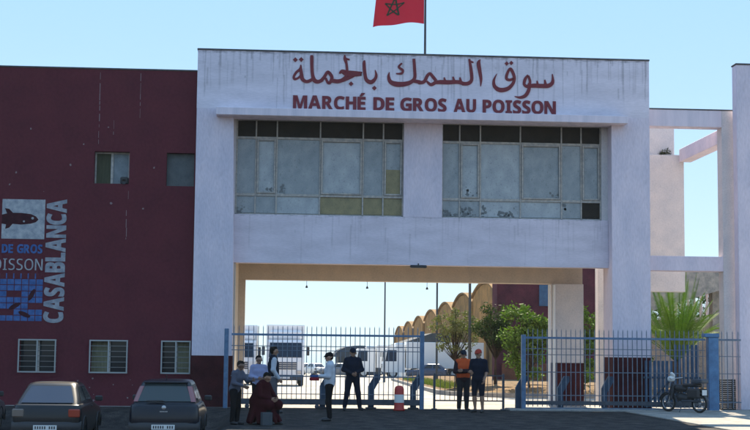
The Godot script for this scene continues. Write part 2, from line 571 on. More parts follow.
# a hand at the wrist w, pointing along d, palm facing n, curled by c (0 flat .. 1 fist)
func hand(s: SurfaceTool, w: Vector3, d: Vector3, n: Vector3, c: float, side: float) -> void:
	d = d.normalized()
	n = (n - d * n.dot(d)).normalized()
	var x := d.cross(n) * side
	var B := []
	B.append([w - d * 0.02, w + d * 0.03, 0.026, 0.028])
	for i in 3:
		B.append([w + d * 0.02 + x * (i - 1) * 0.018, w + d * 0.085 + x * (i - 1) * 0.026, 0.017, 0.014])
	var lens := [0.062, 0.074, 0.068, 0.052]
	for i in 4:
		var p: Vector3 = w + d * 0.088 + x * (i - 1.5) * 0.021
		var dir := d
		for seg in 3:
			dir = dir.rotated(d.cross(n).normalized(), c * 0.75)
			var L: float = lens[i] * [0.5, 0.3, 0.25][seg] * 1.15
			B.append([p, p + dir * L, 0.0095 - seg * 0.0006, 0.009 - seg * 0.0006])
			p += dir * L
	var tb := w + d * 0.03 - x * 0.028
	var td := (d * 0.7 - x * 0.6 + n * 0.3).normalized()
	B.append([tb, tb + td * 0.04, 0.014, 0.0105])
	B.append([tb + td * 0.04, tb + td * 0.04 + (td + d * 0.7).normalized() * 0.03, 0.0105, 0.009])
	nets(s, B, 0.0065, 0.007)

# pose: joints in metres for a 1.75 m figure facing +z, origin between the feet
func person(label: String, at: Vector3, turn: float, height: float, J: Dictionary, look: Dictionary) -> Node3D:
	var t := thing("person", label, "person", at, turn, "people at the market gate")
	var P := {
		"pelvis": Vector3(0, 0.95, 0), "chest": Vector3(0, 1.28, 0), "neck": Vector3(0, 1.47, -0.01), "head": Vector3(0, 1.62, 0.015),
		"hl": Vector3(0.095, 0.90, 0), "hr": Vector3(-0.095, 0.90, 0), "kl": Vector3(0.11, 0.49, 0.02), "kr": Vector3(-0.11, 0.49, 0.02),
		"al": Vector3(0.12, 0.08, -0.02), "ar": Vector3(-0.12, 0.08, -0.02), "fl": Vector3(0.14, 0.035, 0.15), "fr": Vector3(-0.14, 0.035, 0.15),
		"sl": Vector3(0.185, 1.41, -0.01), "sr": Vector3(-0.185, 1.41, -0.01), "el": Vector3(0.24, 1.13, -0.03), "er": Vector3(-0.24, 1.13, -0.03),
		"wl": Vector3(0.24, 0.88, 0.06), "wr": Vector3(-0.24, 0.88, 0.06), "face": Vector3(0, 0, 1)}
	for k in J: P[k] = J[k]
	var g := height / 1.75
	for k in P:
		if k != "face": P[k] = P[k] * g
	var up: Vector3 = (P.head - P.neck).normalized()
	var fw: Vector3 = (P.face - up * P.face.dot(up)).normalized()
	var rt := up.cross(fw)
	var across: Vector3 = (P.sl - P.sr).normalized()
	var hips: Vector3 = (P.hl - P.hr).normalized()
	var mid: Vector3 = P.pelvis.lerp(P.chest, 0.5)
	var torso := [
		[P.pelvis - hips * 0.06 * g, P.pelvis + hips * 0.06 * g, 0.115 * g, 0.115 * g],
		[P.pelvis - hips * 0.04 * g, mid - across * 0.045 * g, 0.11 * g, 0.105 * g], [P.pelvis + hips * 0.04 * g, mid + across * 0.045 * g, 0.11 * g, 0.105 * g],
		[mid - across * 0.045 * g, P.chest - across * 0.075 * g, 0.105 * g, 0.112 * g], [mid + across * 0.045 * g, P.chest + across * 0.075 * g, 0.105 * g, 0.112 * g],
		[P.chest, P.neck, 0.10 * g, 0.062 * g], [P.sl - across * 0.03 * g, P.sr + across * 0.03 * g, 0.068 * g, 0.068 * g]]
	var upper_arms := [[P.sl, P.el, 0.056 * g, 0.044 * g], [P.sr, P.er, 0.056 * g, 0.044 * g]]
	var fore_arms := [[P.el, P.wl, 0.043 * g, 0.029 * g], [P.er, P.wr, 0.043 * g, 0.029 * g]]
	var thighs := [[P.hl, P.kl, 0.092 * g, 0.058 * g], [P.hr, P.kr, 0.092 * g, 0.058 * g]]
	var cl: Vector3 = P.kl.lerp(P.al, 0.3)
	var cr: Vector3 = P.kr.lerp(P.ar, 0.3)
	var calves := [[P.kl, cl, 0.056 * g, 0.058 * g], [cl, P.al, 0.058 * g, 0.038 * g], [P.kr, cr, 0.056 * g, 0.058 * g], [cr, P.ar, 0.058 * g, 0.038 * g]]
	var feet := [[P.al - Vector3(0, 0.03, 0.0) * g, P.fl, 0.038 * g, 0.032 * g], [P.ar - Vector3(0, 0.03, 0.0) * g, P.fr, 0.038 * g, 0.032 * g]]
	var neck := [[P.neck - up * 0.03 * g, P.head - up * 0.04 * g, 0.055 * g, 0.052 * g]]
	var body := mb()
	nets(body, torso + upper_arms + fore_arms + thighs + calves + feet + neck, 0.024, 0.05 * g)
	# head with jaw, nose, brow and ears on a finer grid
	var hc: Vector3 = P.head
	nets(body, [
		[hc + up * 0.025 * g - fw * 0.02 * g, hc + up * 0.03 * g + fw * 0.012 * g, 0.088 * g, 0.082 * g],
		[hc - up * 0.03 * g + fw * 0.02 * g, hc - up * 0.065 * g + fw * 0.045 * g, 0.064 * g, 0.042 * g],
		[hc + up * 0.03 * g + fw * 0.085 * g - rt * 0.03 * g, hc + up * 0.03 * g + fw * 0.085 * g + rt * 0.03 * g, 0.013 * g, 0.013 * g],
		[hc + up * 0.015 * g + fw * 0.092 * g, hc - up * 0.018 * g + fw * 0.112 * g, 0.010 * g, 0.015 * g],
		[hc - up * 0.05 * g + fw * 0.085 * g - rt * 0.018 * g, hc - up * 0.05 * g + fw * 0.085 * g + rt * 0.018 * g, 0.010 * g, 0.010 * g],
		[hc + rt * 0.085 * g, hc + rt * 0.092 * g - up * 0.03 * g, 0.02 * g, 0.014 * g],
		[hc - rt * 0.085 * g, hc - rt * 0.092 * g - up * 0.03 * g, 0.02 * g, 0.014 * g],
		[P.neck, hc - up * 0.05 * g, 0.055 * g, 0.05 * g]], 0.011, 0.022)
	for sd in [1.0, -1.0]:
		var w: Vector3 = P.wl if sd > 0 else P.wr
		var e: Vector3 = P.el if sd > 0 else P.er
		var hd: Vector3 = look.get("hand_dir", w - e)
		hand(body, w, hd.normalized() + Vector3(0, -0.15, 0.05), -across * sd, look.get("curl", 0.5), sd)
	obj("body", body, M.skin if not look.has("skin") else look.skin, t)
	for sd in [1.0, -1.0]:
		var e := mb()
		nets(e, [[hc + up * 0.012 * g + fw * 0.088 * g + rt * 0.03 * sd * g, hc + up * 0.012 * g + fw * 0.088 * g + rt * 0.034 * sd * g, 0.0075 * g, 0.0075 * g]], 0.005, 0.003)
		obj("eye", e, M.hair, t)
	var hair := mb()
	if look.get("cap", null) != null:
		nets(hair, [[hc + up * 0.02 * g - fw * 0.03 * g, hc + up * 0.0 * g - fw * 0.035 * g, 0.090 * g, 0.075 * g]], 0.013, 0.02)
		obj("hair", hair, M.hair, t)
		var cap := mb()
		nets(cap, [[hc + up * 0.058 * g - fw * 0.025 * g, hc + up * 0.055 * g + fw * 0.02 * g, 0.088 * g, 0.084 * g],
			[hc + up * 0.05 * g + fw * 0.09 * g - rt * 0.035 * g, hc + up * 0.05 * g + fw * 0.09 * g + rt * 0.035 * g, 0.02 * g, 0.02 * g],
			[hc + up * 0.042 * g + fw * 0.135 * g - rt * 0.03 * g, hc + up * 0.042 * g + fw * 0.135 * g + rt * 0.03 * g, 0.013 * g, 0.013 * g]], 0.012, 0.03)
		obj("cap", cap, look.cap, t)
	else:
		nets(hair, [[hc + up * 0.045 * g - fw * 0.035 * g, hc + up * 0.072 * g + fw * 0.005 * g, 0.092 * g, 0.070 * g], [hc + up * 0.02 * g - fw * 0.035 * g, hc - up * 0.01 * g - fw * 0.035 * g, 0.088 * g, 0.07 * g]], 0.013, 0.02)
		obj("hair", hair, M.hair, t)
	# clothes: the same limbs a little thicker
	var sh := mb()
	var slv := grown(upper_arms, 0.016 * g)
	if look.get("sleeve", "long") == "long": slv += grown(fore_arms, 0.016 * g)
	nets(sh, grown(torso, 0.014 * g) + slv, 0.024, 0.045 * g)
	obj("shirt", sh, look.shirt, t)
	var tr := mb()
	var legs := grown(thighs, 0.016 * g) + [[P.pelvis - hips * 0.05 * g, P.pelvis + hips * 0.05 * g, 0.128 * g, 0.128 * g]]
	if look.get("legs", "long") == "long":
		legs += [[P.kl, P.al + Vector3(0, 0.02, 0), 0.078 * g, 0.062 * g], [P.kr, P.ar + Vector3(0, 0.02, 0), 0.078 * g, 0.062 * g]]
	nets(tr, legs, 0.024, 0.035 * g)
	obj("trousers" if look.get("legs", "long") == "long" else "shorts", tr, look.trousers, t)
	for sd in [0, 1]:
		var fs := mb()
		nets(fs, grown([feet[sd]], 0.014 * g), 0.017, 0.01)
		obj("shoe", fs, look.get("shoes", M.black_plastic), t)
	if look.has("vest"):
		var v := mb()
		nets(v, grown(torso.slice(3) + [[mid - across * 0.05 * g, mid + across * 0.05 * g, 0.105 * g, 0.105 * g], [P.pelvis.lerp(mid, 0.35) - hips * 0.055 * g, P.pelvis.lerp(mid, 0.35) + hips * 0.055 * g, 0.112 * g, 0.112 * g]], 0.030 * g), 0.024, 0.045 * g)
		obj("vest", v, look.vest, t)
	return t

# ------------------------------------------------------------------ vehicles
func rring(y: float, hw: float, zr: float, zf: float, rad: float, drop := 0.0) -> Array:
	# rounded rectangle in plan, rear (z = zr) first, counter-clockwise seen from above
	var o := []
	var cs := [[hw - rad, zr - rad, 0.0], [hw - rad, zf + rad, PI / 2], [-hw + rad, zf + rad, PI], [-hw + rad, zr - rad, PI * 1.5]]
	# start at the middle of the rear edge, run to +x corner, then to the front
	var pts := []
	for k in 5: pts.append(Vector3(lerp(-hw + rad, hw - rad, k / 4.0), y, zr + 0.03 * (1.0 - pow(k / 2.0 - 1.0, 2))))
	for q in 5:
		var a: float = PI / 2 - (q + 0.5) / 5.0 * PI / 2
		pts.append(Vector3(hw - rad + rad * cos(a), y, zr - rad + rad * sin(a)))
	for k in 7: pts.append(Vector3(hw, y, lerp(zr - rad, zf + rad, k / 6.0)))
	for q in 5:
		var a: float = -(q + 0.5) / 5.0 * PI / 2
		pts.append(Vector3(hw - rad + rad * cos(a), y, zf + rad + rad * sin(a)))
	for k in 5: pts.append(Vector3(lerp(hw - rad, -hw + rad, k / 4.0), y, zf - 0.05 * (1.0 - pow(k / 2.0 - 1.0, 2))))
	for q in 5:
		var a: float = -PI / 2 - (q + 0.5) / 5.0 * PI / 2
		pts.append(Vector3(-hw + rad + rad * cos(a), y, zf + rad + rad * sin(a)))
	for k in 7: pts.append(Vector3(-hw, y, lerp(zf + rad, zr - rad, k / 6.0)))
	for q in 5:
		var a: float = PI - (q + 0.5) / 5.0 * PI / 2
		pts.append(Vector3(-hw + rad + rad * cos(a), y, zr - rad + rad * sin(a)))
	for p in pts:
		if drop > 0.0 and p.z < -0.5: p.y -= drop * clamp((-p.z - 0.5) / 1.2, 0.0, 1.0) * clamp((y - 0.4) / 0.5, 0.0, 1.0)
		o.append(p)
	return o

func wheel(parent: Node, at: Vector3, r: float, w: float, hub: Material) -> void:
	var n := node("wheel", parent, at)
	var s := mb()
	lathe(s, [Vector2(r * 0.62, -w / 2), Vector2(r * 0.93, -w / 2), Vector2(r, -w * 0.32), Vector2(r, w * 0.32), Vector2(r * 0.93, w / 2), Vector2(r * 0.62, w / 2)], 24, Vector3.ZERO, 0)
	obj("tyre", s, M.rubber, n)
	s = mb()
	lathe(s, [Vector2(0.001, -w * 0.30), Vector2(r * 0.2, -w * 0.36), Vector2(r * 0.55, -w * 0.28), Vector2(r * 0.64, -w * 0.44), Vector2(r * 0.64, w * 0.44), Vector2(r * 0.55, w * 0.28), Vector2(r * 0.2, w * 0.36), Vector2(0.001, w * 0.30)], 20, Vector3.ZERO, 0)
	obj("rim", s, hub, n)

func car(label: String, at: Vector3, turn: float, D: Dictionary) -> Node3D:
	var t := thing("parked_car", label, "car", at, turn, D.group)
	var L: float = D.length
	var hl := L / 2
	var hw: float = D.width / 2
	var belt: float = D.belt
	var roof: float = D.roof
	var rake: float = D.rake
	var s := mb()
	var rings := []
	for q in [[0.20, 0.90, 0.16], [0.28, 0.955, 0.06], [0.42, 0.985, 0.015], [0.56, 1.0, 0.0], [0.70, 0.995, 0.01], [belt - 0.10, 0.985, 0.03], [belt - 0.03, 0.965, 0.055], [belt, 0.92, 0.10]]:
		rings.append(rring(q[0], hw * q[1], hl - q[2], -hl + q[2], 0.20, 0.16))
	rings.append(rring(belt + 0.008, hw * 0.5, hl - 0.35, -hl + 0.4, 0.18, 0.16))
	rings.append(rring(belt + 0.008, 0.12, 0.2, -0.2, 0.05, 0.0))
	sheet(s, rings, true)
	obj("body_shell", s, D.paint, t)
	# greenhouse
	var gp := func(f: float) -> Array:   # half width, rear z, front z at height share f
		return [lerp(hw * 0.90, hw * 0.70, pow(f, 1.15)), lerp(hl - 0.13, hl - 0.13 - rake, f), lerp(-hl * 0.42, -hl * 0.42 + 0.72, f)]
	rings = []
	for f in [0.0, 0.2, 0.4, 0.6, 0.8, 0.93]:
		var q: Array = gp.call(f)
		rings.append(rring(lerp(belt, roof - 0.05, f), q[0], q[1], q[2], 0.13))
	var q1: Array = gp.call(1.0)
	rings.append(rring(roof - 0.035, q1[0] - 0.03, q1[1] - 0.03, q1[2] + 0.04, 0.13))
	rings.append(rring(roof - 0.012, q1[0] - 0.12, q1[1] - 0.16, q1[2] + 0.18, 0.12))
	rings.append(rring(roof, 0.16, q1[1] - 0.55, q1[2] + 0.45, 0.08))
	rings.append(rring(roof + 0.002, 0.02, q1[1] - 0.7, q1[2] + 0.6, 0.01))
	s = mb()
	sheet(s, rings, true)
	obj("cabin", s, D.paint, t)
	# glass set 8 mm proud of the cabin
	var gl := func(called: String, f0: float, f1: float, pick: Callable) -> void:
		var g := []
		for i in 7:
			var row := []
			for j in 11:
				row.append(pick.call(lerp(f0, f1, i / 6.0), j / 10.0))
			g.append(row)
		var ss := mb()
		sheet(ss, g)
		obj(called, ss, M.glass if called != "rear_window" else D.get("rear_glass", M.glass), t)
	gl.call("rear_window", D.get("rw0", 0.10), D.get("rw1", 0.90), func(f: float, u: float) -> Vector3:
		var q: Array = gp.call(f)
		var x: float = lerp(-1.0, 1.0, u)
		return Vector3(x * (q[0] - 0.125 + 0.03 * (1.0 - f)), lerp(belt, roof - 0.05, f) + 0.010, q[1] + 0.03 * (1.0 - x * x) + 0.012))
	for sd in [1.0, -1.0]:
		for wn in [[0.13, 0.47], [0.53, 0.86]]:
			gl.call("side_window", 0.14, 0.86, func(f: float, u: float) -> Vector3:
				var q: Array = gp.call(f)
				var v: float = lerp(wn[0], wn[1], u if sd > 0 else 1.0 - u)
				return Vector3(sd * (q[0] + 0.008), lerp(belt, roof - 0.05, f), lerp(q[1] - 0.06, q[2] + 0.10, v)))
	gl.call("windscreen", 0.10, 0.90, func(f: float, u: float) -> Vector3:
		var q: Array = gp.call(f)
		var x: float = lerp(1.0, -1.0, u)
		return Vector3(x * (q[0] - 0.10), lerp(belt, roof - 0.05, f) + 0.01, q[2] - 0.05 * (1.0 - x * x) - 0.012))
	# bumpers, plate, lights, mirrors, wiper
	for e in [1.0, -1.0]:
		s = mb()
		var g := []
		for i in 5:
			var row := []
			for j in 13:
				var x: float = lerp(-1.0, 1.0, j / 12.0) * e
				row.append(Vector3(x * (hw + 0.004), [0.24, 0.28, 0.40, 0.50, 0.53][i], e * (hl - 0.17 * pow(abs(x), 5.0) + [0.0, 0.05, 0.065, 0.05, 0.0][i])))
			g.append(row)
		sheet(s, g)
		obj("bumper", s, D.get("bumper", M.black_plastic), t)
	var pl := obj("number_plate", boxm(Vector3(-0.26, -0.055, 0), Vector3(0.26, 0.055, 0.012), 0.004), M.white_plastic, t, Vector3(0, D.plate, hl + 0.072))
	for i in 9:
		if i == 5: continue
		inst("mark", D.mark, M.black_plastic, pl, Vector3(-0.21 + i * 0.052, 0, 0.012))
	for sd in [1.0, -1.0]:
		if D.lamps == "low":
			obj("tail_light", boxm(Vector3(-0.13, -0.09, -0.05), Vector3(0.13, 0.09, 0.02), 0.02), D.lamp_mat if sd > 0 else D.lamp_mat_2, t, Vector3(sd * (hw - 0.15), belt - 0.19, hl - 0.005))
		else:
			var ss := mb()
			var g := []
			for i in 8:
				var f: float = lerp(0.10, 0.80, i / 7.0)
				var q: Array = gp.call(f)
				var row := []
				for j in 6:
					var a: float = (j / 5.0) * PI / 2 * 0.9
					row.append(Vector3(sd * (q[0] - 0.10 + 0.118 * sin(a)), lerp(belt, roof - 0.05, f), q[1] - 0.11 + 0.130 * cos(a)) )
				if sd < 0: row.reverse()
				g.append(row)
			sheet(ss, g)
			obj("tail_light", ss, D.lamp_mat, t)
		var mi := mb()
		box(mi, Vector3(-0.09, -0.06, -0.04), Vector3(0.09, 0.07, 0.04), 0.025)
		obj("mirror", mi, M.black_plastic, t, Vector3(sd * (hw + 0.08), belt + 0.06, -hl * 0.30))
		obj("headlight", boxm(Vector3(-0.16, -0.07, -0.03), Vector3(0.16, 0.07, 0.04), 0.02), M.steel, t, Vector3(sd * (hw - 0.22), 0.60, -hl + 0.0))
		var dh := mb()
		box(dh, Vector3(0, -0.015, -0.08), Vector3(0.03 * sd, 0.015, 0.08), 0.008)
		obj("door_handle", dh, M.black_plastic, t, Vector3(sd * hw * 0.985, belt - 0.09, 0.05))
	if D.get("wiper", false):
		var wp := mb()
		bar(wp, Vector3(0.02, belt + 0.02, hl - 0.075), Vector3(-0.36, belt + 0.055, hl - 0.10), 0.012)
		box(wp, Vector3(-0.40, belt + 0.05, hl - 0.115), Vector3(-0.02, belt + 0.085, hl - 0.085), 0.008)
		obj("wiper", wp, M.black_plastic, t)
	if D.get("spoiler", false):
		var g := []
		for i in 3:
			var row := []
			for j in 9:
				var x: float = lerp(-1.0, 1.0, j / 8.0)
				row.append(Vector3(x * (q1[0] - 0.04), roof - [0.075, 0.055, 0.03][i], q1[1] + [0.10, 0.12, -0.02][i] + 0.03 * (1 - x * x)))
			g.append(row)
		var ss := mb()
		sheet(ss, g)
		obj("spoiler", ss, D.paint, t)
		var an := mb()
		bar(an, Vector3(0, roof - 0.02, q1[1] - 0.10), Vector3(0, roof + 0.10, q1[1] - 0.04), 0.008, 6)
		obj("antenna", an, M.black_plastic, t)
		var bd := mb()
		lathe(bd, [Vector2(0.001, 0.022), Vector2(0.045, 0.018), Vector2(0.052, 0.0)], 18, Vector3.ZERO, 2)
		obj("badge", bd, M.steel, t, Vector3(0, belt - 0.08, hl - 0.015))
		var sc := mb()
		for i in 5: box(sc, Vector3(-0.085 + i * 0.036, -0.012, 0), Vector3(-0.060 + i * 0.036, 0.012, 0.008))
		obj("badge_script", sc, M.steel, t, Vector3(0, belt - 0.165, hl + 0.005))
	for sd in [1.0, -1.0]:
		for zz in [hl - 0.72, -hl + 0.74]:
			wheel(t, Vector3(sd * (hw - 0.10), 0.285, zz), 0.285, 0.17, M.steel)
			var ar := mb()
			var pts := []
			for k in 9:
				var a := PI * k / 8.0
				pts.append(Vector3(sd * (hw - 0.005), 0.285 + 0.33 * sin(a), zz + 0.33 * cos(a)))
			tube(ar, pts, [0.022], 6)
			obj("wheel_arch", ar, M.black_plastic, t)
	return t

func truck(label: String, at: Vector3, turn: float, D: Dictionary) -> Node3D:
	# front faces +z at z = 0, body runs back along -z
	var t := thing("box_truck", label, "truck", at, turn, "white trucks in the yard")
	var hw: float = D.width / 2
	var ch: float = D.cab_height
	var cl: float = D.cab_length
	var bh: float = D.box_height
	var bl: float = D.box_length
	var cab := PackedVector2Array([Vector2(0, 0.55), Vector2(0, 1.35), Vector2(-0.05, 1.55), Vector2(-0.28, ch - 0.12), Vector2(-0.40, ch), Vector2(-cl, ch), Vector2(-cl, 0.55)])
	var s := mb()
	prism(s, cab, -hw, hw)
	var o := obj("cab", s, M.white_paint, t)
	o.rotation.y = -PI / 2
	s = mb()
	quad(s, Vector3(-hw + 0.10, 1.58, 0.02 - 0.06), Vector3(hw - 0.10, 1.58, 0.02 - 0.06), Vector3(hw - 0.16, ch - 0.16, -0.245), Vector3(-hw + 0.16, ch - 0.16, -0.245))
	obj("windscreen", s, M.truck_glass, t)
	for sd in [1.0, -1.0]:
		s = mb()
		var x: float = sd * (hw + 0.006)
		quad(s, Vector3(x, 1.60, -0.22), Vector3(x, 1.60, -cl * 0.62), Vector3(x, ch - 0.20, -cl * 0.62), Vector3(x, ch - 0.20, -0.42))
		obj("side_window", s, M.truck_glass, t)
		s = mb()
		box(s, Vector3(-0.09, -0.24, -0.04), Vector3(0.09, 0.24, 0.04), 0.02)
		bar(s, Vector3(-sd * 0.22, 0.2, -0.05), Vector3(0, 0.2, 0), 0.015, 6)
		obj("mirror", s, M.black_plastic, t, Vector3(sd * (hw + 0.20), ch - 0.62, 0.02))
		obj("headlight", boxm(Vector3(-0.17, -0.10, -0.02), Vector3(0.17, 0.10, 0.03), 0.02), M.steel, t, Vector3(sd * (hw - 0.28), 0.78, 0.0))
		for zz in [-cl * 0.45, -(cl + bl * 0.62), -(cl + bl * 0.78)]:
			if zz == -(cl + bl * 0.78) and bl < 6.0: continue
			wheel(t, Vector3(sd * (hw - 0.16), 0.47, zz), 0.47, 0.28, M.white_plastic)
	s = mb()
	box(s, Vector3(-hw + 0.02, 0.32, -0.30), Vector3(hw - 0.02, 0.62, 0.06), 0.04)
	obj("bumper", s, M.dark_steel, t)
	for i in 4:
		obj("grille_slat", boxm(Vector3(-hw + 0.42, 0, 0), Vector3(hw - 0.42, 0.07, 0.025), 0.008), M.dark_steel, t, Vector3(0, 0.92 + i * 0.11, 0.004))
	obj("number_plate", boxm(Vector3(-0.26, -0.055, 0), Vector3(0.26, 0.055, 0.012)), M.white_plastic, t, Vector3(0, 0.46, 0.064))
	s = mb()
	for sd in [1.0, -1.0]:
		box(s, Vector3(sd * 0.30, 0.55, -cl + 0.3), Vector3(sd * 0.45, 0.78, -(cl + bl)))
	obj("chassis", s, M.dark_steel, t)
	s = mb()
	box(s, Vector3(-hw - 0.05, 0.95, -cl - 0.12), Vector3(hw + 0.05, bh, -(cl + bl)), 0.03)
	obj("cargo_box", s, M.white_paint, t)
	s = mb()
	box(s, Vector3(-hw + 0.1, ch + 0.01, -cl + 0.05), Vector3(hw - 0.1, min(bh - 0.1, ch + 0.55), -cl * 0.55), 0.12)
	obj("roof_deflector", s, M.white_paint, t)
	return t

# ------------------------------------------------------------------ plants
func leaves(s: SurfaceTool, clumps: Array, per: int, size: float, c0: Color, c1: Color, r: RandomNumberGenerator) -> void:
	for c in clumps:
		for i in per:
			var d := Vector3(r.randfn(), r.randfn(), r.randfn()).normalized() * pow(r.randf(), 0.45)
			var p: Vector3 = c[0] + d * c[1] * Vector3(1, 0.8, 1)
			var a := Vector3(r.randfn(), r.randfn() - 0.35, r.randfn()).normalized()
			var b := a.cross(Vector3(r.randfn(), r.randfn(), r.randfn())).normalized()
			var L := size * r.randf_range(0.7, 1.35)
			var w := L * 0.42
			var k := c0.lerp(c1, r.randf())
			var n := a.cross(b)
			var q := [p, p + a * L * 0.5 + b * w * 0.5 + n * L * 0.06, p + a * L, p + a * L * 0.5 - b * w * 0.5 + n * L * 0.06]
			for v in [0, 1, 2, 0, 2, 3]:
				s.set_color(k)
				s.set_normal(n)
				s.add_vertex(q[v])

func tree(called: String, label: String, category: String, at: Vector3, H: float, r0: float, clumps: Array, per: int, size: float, c0: Color, c1: Color, seed_: int, group := "") -> Node3D:
	var r := RandomNumberGenerator.new()
	r.seed = seed_
	var t := thing(called, label, category, at, 0.0, group)
	var s := mb()
	var fork := Vector3(r.randf_range(-0.05, 0.05), H, r.randf_range(-0.05, 0.05))
	tube(s, [Vector3(0, -0.1, 0), Vector3(0.02, 0.1, 0.01), Vector3(r.randf_range(-0.05, 0.05), H * 0.5, 0.03), fork], [r0 * 1.5, r0 * 1.1, r0 * 0.9, r0 * 0.75], 9)
	for c in clumps:
		var mid: Vector3 = fork.lerp(c[0], 0.5) + Vector3(0, -0.05, 0)
		tube(s, [fork - Vector3(0, 0.05, 0), mid, c[0]], [r0 * 0.5, r0 * 0.32, r0 * 0.10], 6)
		for i in 3:
			var tip: Vector3 = c[0] + Vector3(r.randfn(), r.randfn(), r.randfn()).normalized() * c[1] * 0.8
			tube(s, [mid.lerp(c[0], 0.7), tip], [r0 * 0.16, r0 * 0.05], 5)
	obj("trunk", s, M.bark, t)
	s = mb()
	leaves(s, clumps, per, size, c0, c1, r)
	obj("crown", s, M.leaf, t)
	return t

func round_clumps(seed_: int, n: int, c: Vector3, rad: Vector3, cr: float) -> Array:
	var r := RandomNumberGenerator.new()
	r.seed = seed_
	var o := []
	for i in n:
		var d := Vector3(r.randfn(), r.randfn(), r.randfn()).normalized() * pow(r.randf(), 0.5)
		o.append([c + d * rad, cr * r.randf_range(0.7, 1.25)])
	return o

func frond(L: float, rise: float, droop: float, c: Color, r: RandomNumberGenerator) -> SurfaceTool:
	var s := mb()
	var pts := []
	var n := 16
	for i in n + 1:
		var u := float(i) / n
		pts.append(Vector3(0, rise * u - droop * u * u, L * u * (1.0 - 0.18 * u)))
	for i in n:
		var w := 0.016 * (1.0 - 0.75 * i / n)
		for q in [[Vector3(-w, 0, 0), Vector3(w, 0, 0)], [Vector3(0, -w, 0), Vector3(0, w, 0)]]:
			for v in [pts[i] + q[0], pts[i + 1] + q[1] * 0.9, pts[i] + q[1], pts[i] + q[0], pts[i + 1] + q[0] * 0.9, pts[i + 1] + q[1] * 0.9]:
				s.set_color(c * 0.9)
				s.set_normal(Vector3.UP)
				s.add_vertex(v)
	for i in range(2, n * 4):
		var u := (i + 0.5) / (n * 4.0)
		var f := u * n
		var b: Vector3 = pts[int(f)].lerp(pts[min(int(f) + 1, n)], f - int(f))
		var tang: Vector3 = (pts[min(int(f) + 1, n)] - pts[int(f)]).normalized()
		var len := L * 0.24 * sin(PI * clamp(u * 0.86 + 0.12, 0, 1))
		for sd in [1.0, -1.0]:
			var d: Vector3 = (Vector3(sd, 0.0, 0) * 1.0 + tang * 0.55 + Vector3(0, 0.32 + r.randfn() * 0.08, 0)).normalized()
			var side := tang * 0.017
			var tip: Vector3 = b + d * len * r.randf_range(0.85, 1.1) - Vector3(0, len * 0.12, 0)
			var k := c.lerp(Color(0.14, 0.21, 0.035), r.randf() * 0.5)
			var nn := tang.cross(d).normalized()
			for v in [b - side, tip, b + side]:
				s.set_color(k)
				s.set_normal(nn)
				s.add_vertex(v)
	return s

# ------------------------------------------------------------------ lettering
var bold: FontVariation
var plain: SystemFont
var heavy: FontVariation

func glyph(ch: String, f: Font, depth: float) -> TextMesh:
	var m := TextMesh.new()
	m.text = ch
	m.font = f
	m.font_size = 64
	m.pixel_size = 0.01
	m.depth = depth
	m.curve_step = 1.0
	return m

# a word of single letters fitted into the box x0..x1, y0..y1 (capitals), letter by letter, on the plane z
func word(parent: Node, text: String, f: Font, x0: float, x1: float, y0: float, y1: float, z: float, m: Material, gap := 0.05, fat := 0.0) -> void:
	var ms := []
	var total := 0.0
	for ch in text:
		var g := glyph(ch, f, 0.03)
		var bb := g.get_aabb()
		ms.append([g, bb])
		total += bb.size.x
	var cap: float = glyph("H", f, 0.03).get_aabb().size.y
	var base: float = glyph("H", f, 0.03).get_aabb().position.y
	var w := total + gap * (text.length() - 1)
	var kx := (x1 - x0) / w
	var ky := (y1 - y0) / cap
	var x := x0
	for i in ms.size():
		var g: TextMesh = ms[i][0]
		var bb: AABB = ms[i][1]
		var o := inst("letter", g, m, parent, Vector3(x - bb.position.x * kx, y0 - base * ky, z))
		o.scale = Vector3(kx, ky, 1.0)
		x += (bb.size.x + gap) * kx

# one pen stroke: [x, y, width, x, y, width ...] swept as a flat raised band
func pen(s: SurfaceTool, v: Array, z0: float, z1: float) -> void:
	var P := []
	for i in range(0, v.size(), 3): P.append(Vector3(v[i], v[i + 1], v[i + 2]))
	var Q := []
	for i in P.size() - 1:
		var a: Vector3 = P[max(i - 1, 0)]
		var b: Vector3 = P[i]
		var c: Vector3 = P[i + 1]
		var d: Vector3 = P[min(i + 2, P.size() - 1)]
		for k in 5:
			Q.append(b.cubic_interpolate(c, a, d, k / 5.0))
	Q.append(P[P.size() - 1])
	var L := []
	var R := []
	for i in Q.size():
		var d: Vector3 = Q[min(i + 1, Q.size() - 1)] - Q[max(i - 1, 0)]
		var n: Vector2 = Vector2(-d.y, d.x).normalized() * max(Q[i].z * 1.13, 0.012) * 0.5
		L.append(Vector2(Q[i].x, Q[i].y) + n)
		R.append(Vector2(Q[i].x, Q[i].y) - n)
	for i in Q.size() - 1:
		var a := Vector3(R[i].x, R[i].y, z1)
		var b := Vector3(R[i + 1].x, R[i + 1].y, z1)
		var c := Vector3(L[i + 1].x, L[i + 1].y, z1)
		var d := Vector3(L[i].x, L[i].y, z1)
		var dz := Vector3(0, 0, z0 - z1)
		quad(s, a, b, c, d)
		quad(s, a + dz, b + dz, b, a)
		quad(s, d, c, c + dz, d + dz)
	var e := Q.size() - 1
	quad(s, Vector3(L[0].x, L[0].y, z0), Vector3(R[0].x, R[0].y, z0), Vector3(R[0].x, R[0].y, z1), Vector3(L[0].x, L[0].y, z1))
	quad(s, Vector3(R[e].x, R[e].y, z0), Vector3(L[e].x, L[e].y, z0), Vector3(L[e].x, L[e].y, z1), Vector3(R[e].x, R[e].y, z1))

